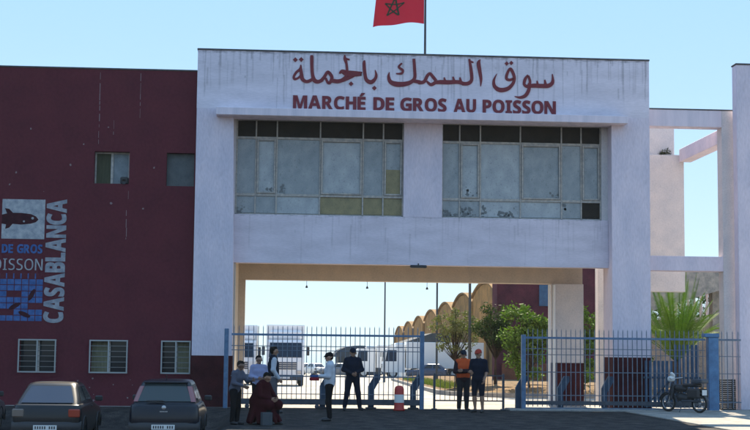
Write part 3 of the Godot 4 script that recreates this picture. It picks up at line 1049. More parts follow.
func arabic(parent: Node) -> void:
	var letters := [
		[[[0.553, 10.639, 0.021, 0.532, 10.499, 0.069, 0.418, 10.393, 0.069, 0.344, 10.258, 0.069, 0.369, 10.178, 0.069, 0.479, 10.216, 0.058, 0.565, 10.307, 0.058], [0.554, 10.633, 0.037, 0.572, 10.396, 0.090, 0.610, 10.190, 0.106, 0.728, 10.110, 0.090, 0.844, 10.137, 0.090, 0.931, 10.198, 0.079]], [0.382, 10.792, 0.072, 0.565, 10.805, 0.072]],
		[[[0.890, 10.950, 0.064, 0.894, 10.879, 0.095, 0.902, 10.582, 0.090, 0.929, 10.316, 0.095, 0.990, 10.155, 0.117, 1.107, 10.113, 0.101, 1.252, 10.182, 0.090]], []],
		[[[1.180, 10.130, 0.090, 1.295, 10.266, 0.090, 1.380, 10.416, 0.079, 1.445, 10.403, 0.090, 1.534, 10.257, 0.095, 1.472, 10.093, 0.085, 1.399, 10.106, 0.074, 1.339, 10.238, 0.064], [1.501, 10.167, 0.106, 1.691, 10.139, 0.111, 1.851, 10.176, 0.106, 1.996, 10.277, 0.132]], []],
		[[[1.766, 10.390, 0.037, 1.847, 10.458, 0.106, 1.995, 10.402, 0.159, 2.200, 10.392, 0.164, 2.434, 10.398, 0.117, 2.458, 10.399, 0.106], [2.200, 10.354, 0.132, 2.026, 10.254, 0.117, 1.851, 10.167, 0.095]], [2.136, 10.073, 0.072]],
		[[[1.923, 10.988, 0.026, 1.936, 10.861, 0.090, 1.985, 10.699, 0.069, 2.008, 10.491, 0.074], [1.936, 10.870, 0.064, 2.083, 10.838, 0.042]], []],
		[[[2.560, 10.826, 0.032, 2.537, 10.742, 0.085, 2.561, 10.446, 0.090, 2.614, 10.215, 0.101, 2.755, 10.139, 0.117, 2.878, 10.231, 0.090, 2.923, 10.365, 0.074, 2.886, 10.528, 0.021]], [2.869, 9.954, 0.072]],
		[[[3.335, 10.469, 0.021, 3.313, 10.335, 0.079, 3.367, 10.173, 0.111, 3.544, 10.097, 0.143, 3.809, 10.103, 0.132, 4.029, 10.180, 0.106, 4.137, 10.325, 0.090, 4.129, 10.593, 0.085, 4.103, 10.920, 0.079], [3.732, 10.768, 0.042, 3.628, 10.646, 0.064, 3.758, 10.539, 0.069, 3.712, 10.440, 0.064, 3.547, 10.430, 0.032], [4.073, 10.219, 0.095, 4.309, 10.175, 0.106]], []],
		[[[4.250, 10.164, 0.101, 4.427, 10.189, 0.095, 4.529, 10.379, 0.090, 4.617, 10.462, 0.074, 4.706, 10.363, 0.090, 4.810, 10.237, 0.090], [4.515, 10.215, 0.053, 4.649, 10.105, 0.090, 4.810, 10.193, 0.095], [4.781, 10.186, 0.106, 4.98, 10.194, 0.111]], []],
		[[[4.916, 10.195, 0.117, 5.211, 10.196, 0.117, 5.507, 10.210, 0.106, 5.685, 10.160, 0.101], [5.068, 10.348, 0.032, 5.093, 10.229, 0.079], [5.343, 10.379, 0.037, 5.382, 10.236, 0.085], [5.565, 10.360, 0.037, 5.590, 10.227, 0.085]], []],
		[[[5.640, 10.159, 0.101, 5.833, 10.176, 0.106, 5.939, 10.304, 0.095, 5.913, 10.637, 0.090, 5.859, 10.959, 0.058], [5.871, 10.876, 0.079, 5.996, 10.849, 0.037]], []],
		[[[6.215, 10.950, 0.016, 6.156, 10.838, 0.106, 6.192, 10.585, 0.101, 6.235, 10.317, 0.079, 6.224, 10.090, 0.021]], []],
		[[[6.737, 10.504, 0.016, 6.643, 10.286, 0.069, 6.673, 10.093, 0.101, 6.846, 9.987, 0.127, 7.083, 10.034, 0.111, 7.246, 10.196, 0.090, 7.297, 10.392, 0.085, 7.216, 10.623, 0.085, 7.147, 10.669, 0.069, 7.064, 10.506, 0.079, 7.047, 10.356, 0.079, 7.148, 10.316, 0.074, 7.261, 10.361, 0.064]], [7.052, 10.841, 0.066, 7.198, 10.862, 0.066]],
		[[[7.731, 10.492, 0.042, 7.642, 10.355, 0.085, 7.612, 10.184, 0.079, 7.722, 10.127, 0.090, 7.797, 10.269, 0.074, 7.743, 10.463, 0.064], [7.767, 10.224, 0.074, 7.761, 10.029, 0.095, 7.654, 9.833, 0.101, 7.485, 9.763, 0.074, 7.303, 9.795, 0.016]], []],
		[[[7.737, 10.133, 0.095, 7.946, 10.153, 0.117, 8.155, 10.149, 0.117, 8.393, 10.164, 0.117, 8.519, 10.287, 0.095, 8.507, 10.541, 0.021], [8.020, 10.314, 0.032, 8.041, 10.177, 0.079], [8.268, 10.350, 0.037, 8.292, 10.192, 0.090]], []]]
	var k := 0
	for l in letters:
		var s := mb()
		for v in l[0]:
			k += 1
			if v[0] == 3.732:
				var hm := mb()
				pen(hm, v, ZF - 0.005, ZF + 0.018)
				obj("letter_mark", hm, M.sign_red, parent)
				continue
			pen(s, v, ZF - 0.005, ZF + 0.016 + 0.0012 * (k % 7))
		for i in range(0, l[1].size(), 3):
			var r: float = l[1][i + 2] * 1.05
			var c := Vector2(l[1][i], l[1][i + 1])
			var dt := mb()
			prism(dt, PackedVector2Array([c + Vector2(0, -r), c + Vector2(r, 0), c + Vector2(0, r), c + Vector2(-r, 0)]), ZF - 0.005, ZF + 0.02)
			obj("letter_dot", dt, M.sign_red, parent)
		obj("letter", s, M.sign_red, parent)

# ------------------------------------------------------------------ the gate building and its neighbours
const ZF := -43.2

func window_wall(b: Node, xs: Array, ys: Array, z: float, paint: Dictionary) -> void:
	# a wide steel window: six columns, three rows; each frame bar and pane a piece of its own
	var w := node("window", b)
	var n := xs.size()
	var th := 0.045
	for i in n:
		obj("mullion", boxm(Vector3(xs[i] - th / 2, ys[0], z - 0.04), Vector3(xs[i] + th / 2, ys[3], z + 0.035), 0.006), M.frame_metal, w)
	for j in 4:
		var hh: float = [0.05, 0.085, 0.075, 0.05][j]
		for i in n - 1:
			obj("transom", boxm(Vector3(xs[i] + th / 2, ys[j] - hh / 2, z - 0.04), Vector3(xs[i + 1] - th / 2, ys[j] + hh / 2, z + 0.028), 0.006), M.frame_metal, w)
	for i in n - 1:
		for j in 3:
			var x0: float = xs[i] + th / 2
			var x1: float = xs[i + 1] - th / 2
			var y0: float = ys[j] + 0.04
			var y1: float = ys[j + 1] - 0.035
			var kind: String = paint.get("%d,%d" % [i, j], "pale")
			var m: Material = {"pale": M.pane_pale, "white": M.pane_white, "dark": M.pane_dark, "ochre": M.pane_ochre}[kind]
			if j == 1 and i in paint.sash:
				# an opening sash: four bars in front of the pane
				var f := 0.055
				var zz := z + 0.062
				obj("sash_bar", boxm(Vector3(x0 + 0.01, y0, z), Vector3(x0 + 0.01 + f, y1, zz), 0.008), M.frame_metal, w)
				obj("sash_bar", boxm(Vector3(x1 - 0.01 - f, y0, z), Vector3(x1 - 0.01, y1, zz), 0.008), M.frame_metal, w)
				obj("sash_bar", boxm(Vector3(x0 + 0.01 + f, y0, z), Vector3(x1 - 0.01 - f, y0 + f, zz), 0.008), M.frame_metal, w)
				obj("sash_bar", boxm(Vector3(x0 + 0.01 + f, y1 - f, z), Vector3(x1 - 0.01 - f, y1, zz), 0.008), M.frame_metal, w)
			obj("pane", boxm(Vector3(x0, y0, z - 0.018), Vector3(x1, y1, z - 0.010)), m, w)
			if paint.has("half") and paint.half == [i, j]:
				obj("pane", boxm(Vector3(x0 + 0.06, y0 + 0.06, z - 0.008), Vector3(x1 - 0.06, lerp(y0, y1, 0.48), z + 0.004)), M.pane_ochre, w)

func gate_building() -> void:
	var b := thing("gate_building", "white gatehouse with red bilingual lettering spanning the wide vehicle entrance", "building")
	var zr := -47.6
	# pillars with a dark red dado
	var s := mb()
	prism(s, PackedVector2Array([Vector2(-2.63, 1.56), Vector2(-1.40, 1.56), Vector2(-1.43, 5.0), Vector2(-1.50, 9.0), Vector2(-1.50, 9.2), Vector2(-2.645, 9.2)]), zr, ZF)
	obj("pillar", s, M.white, b)
	obj("dado", boxm(Vector3(-2.64, -0.6, zr), Vector3(-1.39, 1.56, ZF + 0.006)), M.dado, b)
	s = mb()
	box(s, Vector3(10.40, 1.64, -44.4), Vector3(11.62, 9.2, ZF))
	obj("pillar", s, M.white, b)
	obj("dado", boxm(Vector3(10.395, -0.2, -44.41), Vector3(11.625, 1.64, ZF + 0.006)), M.dado, b)
	# parapet wall over the windows
	obj("parapet_wall", boxm(Vector3(-2.65, 9.2, -43.75), Vector3(11.62, 11.03, ZF)), drip_mat(5, col(0.84, 0.76, 0.82), -2.65, 11.62, 9.2, 11.03, ZF, 170, 0.19), b)
	obj("coping", boxm(Vector3(-2.67, 11.03, -43.8), Vector3(11.64, 11.085, ZF + 0.02), 0.01), M.coping, b)
	obj("canopy", boxm(Vector3(-2.03, 8.94, -43.66), Vector3(10.83, 9.18, -42.78), 0.012), M.white_streak, b)
	# recessed front between the pillars
	obj("spandrel", boxm(Vector3(-1.45, 4.44, -43.98), Vector3(10.40, 5.96, -43.66), 0.012), drip_mat(9, col(0.80, 0.71, 0.77), -1.45, 10.40, 4.44, 5.96, -43.66, 90, 0.12), b)
	obj("pier", boxm(Vector3(3.86, 5.96, -43.98), Vector3(5.08, 9.0, -43.66)), M.white, b)
	obj("window_jamb", boxm(Vector3(10.20, 5.96, -43.98), Vector3(10.40, 9.0, -43.74)), M.cream, b)
	obj("window_jamb", boxm(Vector3(-1.60, 5.96, -43.98), Vector3(-1.425, 9.0, -43.80)), M.cream, b)
	obj("window_head", boxm(Vector3(-1.45, 9.0, -44.2), Vector3(10.40, 9.3, -43.75)), M.cream, b)
	# windows
	window_wall(b, [-1.40, -0.80, -0.143, 1.221, 2.578, 3.219, 3.845], [5.985, 6.60, 8.40, 8.98], -43.86, {"sash": [1, 3, 5], "half": [5, 1],
		"0,2": "dark", "1,2": "dark", "2,2": "dark", "3,2": "dark", "4,2": "dark", "5,2": "dark", "2,1": "pale", "3,1": "white", "3,0": "ochre", "4,0": "ochre", "5,0": "ochre", "2,0": "white", "1,1": "white"})
	window_wall(b, [5.095, 5.653, 6.316, 7.602, 8.925, 9.563, 10.185], [5.985, 6.565, 8.39, 8.98], -43.86, {"sash": [1, 3, 5],
		"0,2": "dark", "1,2": "dark", "2,2": "dark", "3,2": "dark", "4,2": "dark", "5,2": "dark", "2,1": "white", "3,1": "pale", "5,0": "dark", "2,0": "white", "3,0": "white", "1,1": "white"})
	# grime on some panes
	var r := RandomNumberGenerator.new()
	r.seed = 15
	for q in [[5.25, 6.12, 0.25, 26], [5.85, 6.15, 0.35, 40], [7.15, 6.12, 0.30, 34], [6.42, 6.2, 0.1, 10], [5.95, 6.75, 0.3, 14], [8.7, 6.72, 0.15, 10], [0.05, 6.72, 0.12, 14], [-0.35, 6.75, 0.2, 10], [-1.2, 6.1, 0.2, 12], [9.0, 6.45, 0.12, 8]]:
		s = mb()
		for k in q[3]:
			var c := Vector2(q[0] + r.randfn() * q[2] * 0.4, max(q[1] + r.randfn() * 0.09, 6.04))
			var poly := PackedVector2Array()
			var rr := r.randf_range(0.02, 0.06)
			for e in 6: poly.append(c + Vector2.from_angle(TAU * e / 6) * rr * r.randf_range(0.5, 1.3))
			prism(s, poly, -43.868 - 0.004, -43.868 + 0.0005 * (k % 5))
		var gm := obj("grime", s, M.grime, b)
		gm.set_meta("kind", "stuff")
	# floor, roof and rear of the room over the passage
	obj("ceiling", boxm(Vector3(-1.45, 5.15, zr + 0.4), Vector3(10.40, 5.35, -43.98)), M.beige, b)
	obj("roof", boxm(Vector3(-1.45, 10.5, zr + 0.4), Vector3(10.40, 10.7, -43.75)), M.coping, b)
	obj("rear_wall", boxm(Vector3(-1.45, 5.15, zr), Vector3(10.40, 11.0, zr + 0.4)), M.cream, b)
	obj("side_wall", boxm(Vector3(10.40, 5.15, zr), Vector3(11.62, 11.0, -44.4)), M.white, b)
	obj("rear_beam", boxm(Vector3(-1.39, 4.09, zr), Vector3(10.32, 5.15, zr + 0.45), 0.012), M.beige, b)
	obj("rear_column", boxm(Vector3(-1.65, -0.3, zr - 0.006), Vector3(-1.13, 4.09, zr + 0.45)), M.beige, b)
	obj("rear_column", boxm(Vector3(9.22, 1.42, zr), Vector3(10.32, 4.09, zr + 0.6), 0.012), M.cream, b)
	obj("rear_column_dado", boxm(Vector3(9.215, -0.3, zr - 0.004), Vector3(10.325, 1.42, zr + 0.606)), M.dado, b)
	for x in [9.14, 9.30]:
		s = mb()
		tube(s, [Vector3(x, 0.0, zr + 0.64), Vector3(x, 4.05, zr + 0.64)], [0.045], 10)
		obj("downpipe", s, M.white_paint, b)
	obj("passage_lining", boxm(Vector3(-1.46, 0.0, zr + 0.45), Vector3(-1.36, 5.1, -43.72)), M.beige, b)
	# sign
	var ar := node("arabic_lettering", b)
	arabic(ar)
	var la := node("latin_lettering", b)
	for w in [["MARCHÉ", 0.33, 2.60], ["DE", 2.84, 3.50], ["GROS", 3.69, 5.15], ["AU", 5.37, 6.08], ["POISSON", 6.29, 8.62]]:
		word(la, w[0], bold, w[1], w[2], 9.245, 9.665, ZF + 0.012, M.sign_red, 0.035)
	# flood light under the spandrel, pendant lamps in the passage
	s = mb()
	box(s, Vector3(-0.26, -0.09, -0.06), Vector3(0.26, 0.0, 0.10), 0.02)
	bar(s, Vector3(0, 0.0, 0), Vector3(0, 0.06, 0), 0.02, 6)
	var fl := thing("floodlight", "small dark floodlight under the edge of the white spandrel above the entrance", "light", Vector3(4.34, 4.44, -43.62))
	obj("housing", s, M.black_plastic, fl)
	var i := 0
	for x in [0.93, 2.98, 5.02]:
		var pn := thing("pendant_lamp", ["small pendant lamp under the rear beam, leftmost of three", "small pendant lamp under the rear beam, middle of three", "small pendant lamp under the rear beam, rightmost of three"][i], "lamp", Vector3(x, 4.09, zr + 0.2), 0.0, "pendant lamps in the passage")
		s = mb()
		bar(s, Vector3(0, 0, 0), Vector3(0, -0.16, 0), 0.008, 5)
		obj("cord", s, M.black_plastic, pn)
		s = mb()
		lathe(s, [Vector2(0.03, -0.24), Vector2(0.045, -0.22), Vector2(0.03, -0.18), Vector2(0.01, -0.15)], 12)
		obj("shade", s, M.dark_steel, pn)
		i += 1

func flag() -> void:
	var p := thing("flagpole", "thin grey flagpole rising from the roof of the white gatehouse", "flagpole", Vector3(4.60, 10.7, -44.6))
	var s := mb()
	tube(s, [Vector3.ZERO, Vector3(0, 4.2, 0)], [0.04, 0.028], 10)
	obj("pole", s, M.pole, p)
	s = mb()
	lathe(s, [Vector2(0.001, 4.18), Vector2(0.06, 4.23), Vector2(0.001, 4.30)], 10)
	obj("finial", s, M.steel, p)
	var f := thing("flag", "red flag with a green five-pointed star flying above the sign", "flag", Vector3(4.56, 12.38, -44.6))
	var at := func(u: float, v: float, off: float) -> Vector3:
		# u from hoist to fly, v from bottom to top
		var z := 0.10 * sin(u * 7.0 + v * 1.3) * u + 0.05 * sin(u * 13.0 - v * 3.0) * u
		var x := -1.68 * u - 0.10 * sin(u * 3.2) * (1.0 - v)  + 0.12 * v * u
		var y := v * 1.15 - 0.20 * u * u + 0.035 * sin(u * 9.0) * (0.4 + u) + 0.10 * u * (1 - u)
		return Vector3(x, y, z + off)
	var g := []
	for i in 25:
		var row := []
		for j in 41: row.append(at.call(1.0 - j / 40.0, i / 24.0, 0.0))
		g.append(row)
	s = mb()
	sheet(s, g)
	obj("cloth", s, M.flag_red, f)
	s = mb()
	for k in 5:
		var a0 := PI / 2 + TAU * k / 5.0
		var a1 := PI / 2 + TAU * (k + 2) / 5.0
		var pa := Vector2(0.58 + cos(a0) * 0.21, 0.52 + sin(a0) * 0.30)
		var pb := Vector2(0.58 + cos(a1) * 0.21, 0.52 + sin(a1) * 0.30)
		var n := (pb - pa).orthogonal().normalized() * 0.017
		for q in 10:
			var a: Vector2 = pa.lerp(pb, q / 10.0)
			var b: Vector2 = pa.lerp(pb, (q + 1) / 10.0)
			for o in [0.010, -0.010]:
				var e: float = o + 0.0007 * k * signf(o)
				quad(s, at.call(a.x - n.x, a.y - n.y, e), at.call(b.x - n.x, b.y - n.y, e), at.call(b.x + n.x, b.y + n.y, e), at.call(a.x + n.x, a.y + n.y, e))
	obj("star", s, M.flag_green, f)

func office() -> void:
	var z := -43.5
	var b := thing("office_building", "dark red market office building with a painted fish mural", "building", Vector3.ZERO)
	var holes := []
	var up := [[-5.78, 6.82, -4.70, 7.82], [-3.56, 6.78, -2.70, 7.82], [-8.0 - 4.0, 6.82, -6.9 - 4.0, 7.82], [-15.0, 6.82, -13.9, 7.82]]
	var low := [[-7.85, 1.02, -6.77, 1.97], [-5.71, 1.02, -4.61, 1.97], [-3.54, 1.02, -2.70, 1.97], [-9.99, 1.02, -8.91, 1.97], [-12.13, 1.02, -11.05, 1.97]]
	for h in up: holes.append(h)
	for h in low: holes.append(h)
	var s := mb()
	holed(s, -32.0, -0.8, -2.66, 10.40, z - 0.35, z, holes)
	obj("wall", s, M.red_wall, b)
	obj("coping", boxm(Vector3(-32.0, 10.40, z - 0.4), Vector3(-2.67, 10.45, z + 0.02), 0.01), M.coping, b)
	s = mb()
	box(s, Vector3(-32.0, -0.8, -56.0), Vector3(-2.68, 10.0, z - 0.36))
	obj("block", s, M.red_wall, b)
	for i in up.size():
		var h: Array = up[i]
		var w := node("upper_window", b)
		var zz := z - 0.22
		var f := 0.05
		if i != 1:
			var xm := lerpf(h[0], h[2], 0.5)
			for v in [[h[0], h[1], h[0] + f, h[3]], [h[2] - f, h[1], h[2], h[3]], [xm - f, h[1], xm + f * 0.6, h[3]]]:
				obj("frame_bar", boxm(Vector3(v[0], v[1], zz - 0.03), Vector3(v[2], v[3], zz + 0.03), 0.006), M.frame_metal, w)
			obj("frame_bar", boxm(Vector3(h[0] + f, h[3] - f, zz - 0.03), Vector3(xm - f, h[3], zz + 0.028), 0.006), M.frame_metal, w)
			obj("frame_bar", boxm(Vector3(xm + f * 0.6, h[3] - f, zz - 0.03), Vector3(h[2] - f, h[3], zz + 0.028), 0.006), M.frame_metal, w)
			obj("pane", boxm(Vector3(h[0] + f, h[1], zz - 0.02), Vector3(xm - f, h[3] - f, zz - 0.01)), M.curtain, w)
			obj("pane", boxm(Vector3(xm + f * 0.6, h[1], zz - 0.02), Vector3(h[2] - f, h[3] - f, zz - 0.01)), M.blind, w)
		else:
			obj("pane", boxm(Vector3(h[0], h[1], zz - 0.02), Vector3(h[2], h[3], zz)), M.blind_dark, w)
	s = mb()
	box(s, Vector3(-0.12, 0, -0.1), Vector3(0.12, 0.22, 0.1), 0.03)
	lathe(s, [Vector2(0.001, 0.06), Vector2(0.07, 0.06), Vector2(0.08, 0.1)], 12, Vector3(0, 0.06, 0.05), 2)
	var sp := thing("siren", "small dark siren box on the sill of the upper window", "siren", Vector3(-4.85, 6.82, z - 0.10))
	obj("housing", s, M.black_plastic, sp)
	for i in low.size():
		var h: Array = low[i]
		var w := node("barred_window", b)
		var zz := z - 0.2
		var xm := lerpf(h[0], h[2], 0.5)
		obj("pane", boxm(Vector3(h[0], h[1], zz - 0.02), Vector3(xm - 0.03, h[3], zz - 0.01)), M.glass if i != 1 else M.curtain_pale, w)
		obj("pane", boxm(Vector3(xm + 0.03, h[1], zz - 0.02), Vector3(h[2], h[3], zz - 0.01)), M.glass if i != 2 else M.curtain_pale, w)
		obj("frame_bar", boxm(Vector3(xm - 0.03, h[1], zz - 0.03), Vector3(xm + 0.03, h[3], zz + 0.02), 0.006), M.frame_metal, w)
		# grille just proud of the wall
		var g := node("grille", w)
		var x0: float = h[0] - 0.03
		var x1: float = h[2] + 0.03
		var y0: float = h[1] - 0.03
		var y1: float = h[3] + 0.03
		var zg := z + 0.14
		for x in [x0 + 0.012, x1 - 0.012]:
			for k in 7:
				var y: float = lerpf(y0 + 0.02, y1 - 0.02, k / 6.0)
				obj("grille_return", boxm(Vector3(x - 0.009, y - 0.009, z - 0.001), Vector3(x + 0.009, y + 0.009, zg - 0.016)), M.grille_dark, g)
		for v in [[x0, y0, x0 + 0.04, y1], [x1 - 0.04, y0, x1, y1], [xm - 0.02, y0, xm + 0.02, y1]]:
			obj("grille_bar", boxm(Vector3(v[0], v[1], zg - 0.015), Vector3(v[2], v[3], zg + 0.015), 0.004), M.grille, g)
		for k in 7:
			var y: float = lerpf(y0 + 0.02, y1 - 0.02, k / 6.0)
			var t: float = 0.02 if k in [0, 6] else 0.009
			for q in [[x0 + 0.04, xm - 0.02], [xm + 0.02, x1 - 0.04]]:
				obj("grille_bar", boxm(Vector3(q[0], y - t, zg - 0.008), Vector3(q[1], y + t, zg + 0.008)), M.grille if k in [0, 6] else M.grille_dark, g)
	# mural
	var mu := node("mural", b)
	obj("white_square", boxm(Vector3(-8.53, 5.06, z + 0.0), Vector3(-7.23, 6.28, z + 0.006)), M.mural_white, mu)
	s = mb()
	var fish := PackedVector2Array([Vector2(-7.42, 5.66), Vector2(-7.50, 5.76), Vector2(-7.66, 5.83), Vector2(-7.95, 5.86), Vector2(-8.20, 5.86), Vector2(-8.32, 5.98), Vector2(-8.45, 6.00), Vector2(-8.38, 5.84), Vector2(-8.53, 5.80), Vector2(-8.53, 5.52), Vector2(-8.40, 5.50), Vector2(-8.42, 5.36), Vector2(-8.30, 5.40), Vector2(-8.20, 5.52), Vector2(-7.95, 5.50), Vector2(-7.66, 5.53), Vector2(-7.50, 5.58)])
	prism(s, fish, z + 0.006, z + 0.011)
	obj("painted_fish", s, M.mural_dark, mu)
	s = mb()
	lathe(s, [Vector2(0.04, 0.0), Vector2(0.04, 0.004), Vector2(0.001, 0.004)], 12, Vector3(-7.60, 5.70, z + 0.011), 2)
	lathe(s, [Vector2(0.03, 0.0), Vector2(0.03, 0.004), Vector2(0.001, 0.004)], 12, Vector3(-7.86, 5.60, z + 0.011), 2)
	obj("fish_spots", s, M.mural_white, mu)
	word(mu, "DE", bold, -8.50, -8.16, 4.62, 4.89, z + 0.001, M.mural_blue, 0.03)
	word(mu, "GROS", bold, -8.04, -7.27, 4.62, 4.89, z + 0.001, M.mural_blue, 0.03)
	word(mu, "POISSON", plain, -9.00, -7.25, 4.10, 4.45, z + 0.001, M.mural_white, 0.08)
	s = mb()
	for i in 11:
		for j in 7:
			var x := -9.60 + i * 0.218
			var y := 2.55 + j * 0.185
			if (i * 7 + j * 5) % 11 in [3, 7] and j < 5: continue
			box(s, Vector3(x, y, z - 0.001), Vector3(x + 0.195, y + 0.162, z + 0.006))
	obj("painted_net", s, M.mural_blue, mu)
	s = mb()
	for i in 8: box(s, Vector3(-9.0 + i * 0.218, 3.84, z - 0.001), Vector3(-8.965 + i * 0.218, 4.00, z + 0.006))
	obj("painted_net_cords", s, M.mural_blue, mu)
	s = mb()
	for q in [[-8.05, 3.0, 0.5], [-7.75, 2.75, -0.4], [-7.55, 3.35, 1.1]]:
		var poly := PackedVector2Array()
		for k in 12:
			var a := TAU * k / 12
			poly.append(Vector2(q[0], q[1]) + Vector2(cos(a) * 0.20, sin(a) * 0.07).rotated(q[2]))
		s = mb()
		prism(s, poly, z + 0.006, z + 0.010)
		obj("painted_netted_fish", s, M.mural_dark, mu)
	# vertical lettering, read upwards
	var vl := node("vertical_lettering", b, Vector3(-6.53, 2.50, z))
	vl.rotation.z = PI / 2
	word(vl, "CASABLANCA", heavy, 0.0, 3.80, 0.04, 0.64, 0.001, M.mural_grey, 0.02)
	# scratches and chips in the red paint
	s = mb()
	var r := RandomNumberGenerator.new()
	r.seed = 5
	for q in [[-5.68, 10.3, 8.05, 0.022], [-4.42, 10.3, 8.85, 0.018], [-5.22, 8.8, 8.35, 0.02], [-4.75, 6.0, 5.1, 0.02], [-4.70, 6.6, 6.3, 0.02]]:
		var y: float = q[1]
		while y > q[2]:
			var l := r.randf_range(0.06, 0.35)
			var x: float = q[0] + r.randf_range(-0.012, 0.012) + (q[1] - y) * 0.01
			var w: float = q[3] * r.randf_range(0.3, 1.0)
			box(s, Vector3(x - w / 2, max(y - l, q[2]), z - 0.001), Vector3(x + w / 2, y, z + 0.003))
			y -= l + r.randf_range(0.0, 0.12)
	for i in 34:
		var c := Vector2(r.randf_range(-10.0, -3.7), r.randf_range(4.6, 10.0)) if i < 14 else Vector2(r.randf_range(-6.8, -2.9), r.randf_range(0.1, 0.9))
		var poly := PackedVector2Array()
		var rr := r.randf_range(0.012, 0.038)
		for k in 7:
			poly.append(c + Vector2.from_angle(TAU * k / 7) * rr * r.randf_range(0.5, 1.2))
		prism(s, poly, z - 0.001, z + 0.003)
	obj("paint_chips", s, M.scuff, b)

func side_frame() -> void:
	var f := thing("concrete_frame", "open white concrete frame of beams beside the gatehouse", "frame")
	obj("top_beam", boxm(Vector3(11.62, 9.05, -44.3), Vector3(14.15, 9.60, -43.8), 0.012), M.white_streak, f)
	obj("top_beam_coping", boxm(Vector3(11.63, 9.60, -44.32), Vector3(14.78, 9.635, -43.78), 0.008), M.coping, f)
	obj("cross_beam", boxm(Vector3(11.62, 4.40, -44.3), Vector3(14.15, 4.87, -43.8), 0.012), M.white, f)
	obj("column", boxm(Vector3(14.15, -0.2, -44.3), Vector3(14.75, 9.60, -43.8), 0.012), M.cream, f)
	obj("depth_beam", boxm(Vector3(14.17, 8.58, -48.7), Vector3(14.6, 9.04, -44.3), 0.012), M.white, f)
	obj("rear_wall", boxm(Vector3(11.63, 3.95, -49.1), Vector3(14.34, 8.84, -48.7), 0.012), M.cream, f)
	obj("rear_wall_top", boxm(Vector3(11.63, 8.84, -49.1), Vector3(14.04, 10.05, -48.85), 0.012), M.cream, f)
	obj("rear_post", boxm(Vector3(11.2, -0.3, -49.1), Vector3(11.63, 8.84, -48.7), 0.012), M.cream, f)
	var w := thing("weed", "small dry weed growing on the ledge of the rear concrete wall", "plant", Vector3(13.75, 8.84, -48.78))
	var s := mb()
	var r := RandomNumberGenerator.new()
	r.seed = 9
	leaves(s, [[Vector3(0, 0.10, 0), 0.16], [Vector3(-0.2, 0.06, 0), 0.12]], 90, 0.07, Color(0.05, 0.06, 0.02), Color(0.10, 0.09, 0.04), r)
	obj("crown", s, M.leaf, w)
	var p := thing("concrete_pillar", "tall white concrete pillar cut by the photo's edge", "pillar")
	obj("shaft", boxm(Vector3(14.45, -0.2, -43.62), Vector3(15.75, 10.99, ZF), 0.015), M.white, p)
	obj("cap", boxm(Vector3(14.43, 10.99, -43.64), Vector3(15.77, 11.04, ZF + 0.02), 0.01), M.coping, p)

# ------------------------------------------------------------------ gates and fences
func picket(h: float) -> ArrayMesh:
	var s := mb()
	var w := 0.011
	box(s, Vector3(-w, 0.12, -w), Vector3(w, h - 0.07, w))
	for q in [[Vector3(-w, 0, w), Vector3(w, 0, w)], [Vector3(w, 0, w), Vector3(w, 0, -w)], [Vector3(w, 0, -w), Vector3(-w, 0, -w)], [Vector3(-w, 0, -w), Vector3(-w, 0, w)]]:
		tri(s, q[0] + Vector3(0, h - 0.07, 0), q[1] + Vector3(0, h - 0.07, 0), Vector3(0, h, 0))
	return s.commit()

func fence_panel(parent: Node, x0: float, x1: float, z: float, rails: Array, step: float, mesh: Mesh) -> void:
	for q in rails:
		obj("rail", boxm(Vector3(x0, q[0] - q[1], z - 0.028), Vector3(x1, q[0] + q[1], z - 0.012 + q[2]), 0.003), q[3], parent)
	var n := int((x1 - x0) / step)
	for i in n:
		inst("picket", mesh, M.blue_bar, parent, Vector3(x0 + (i + 0.5) * (x1 - x0) / n, 0, z))

func post(parent: Node, called: String, x: float, z: float, w: float, h: float, m: Material) -> void:
	obj(called, boxm(Vector3(x - w / 2, 0.0, z - w / 2), Vector3(x + w / 2, h, z + w / 2), 0.01), m, parent)

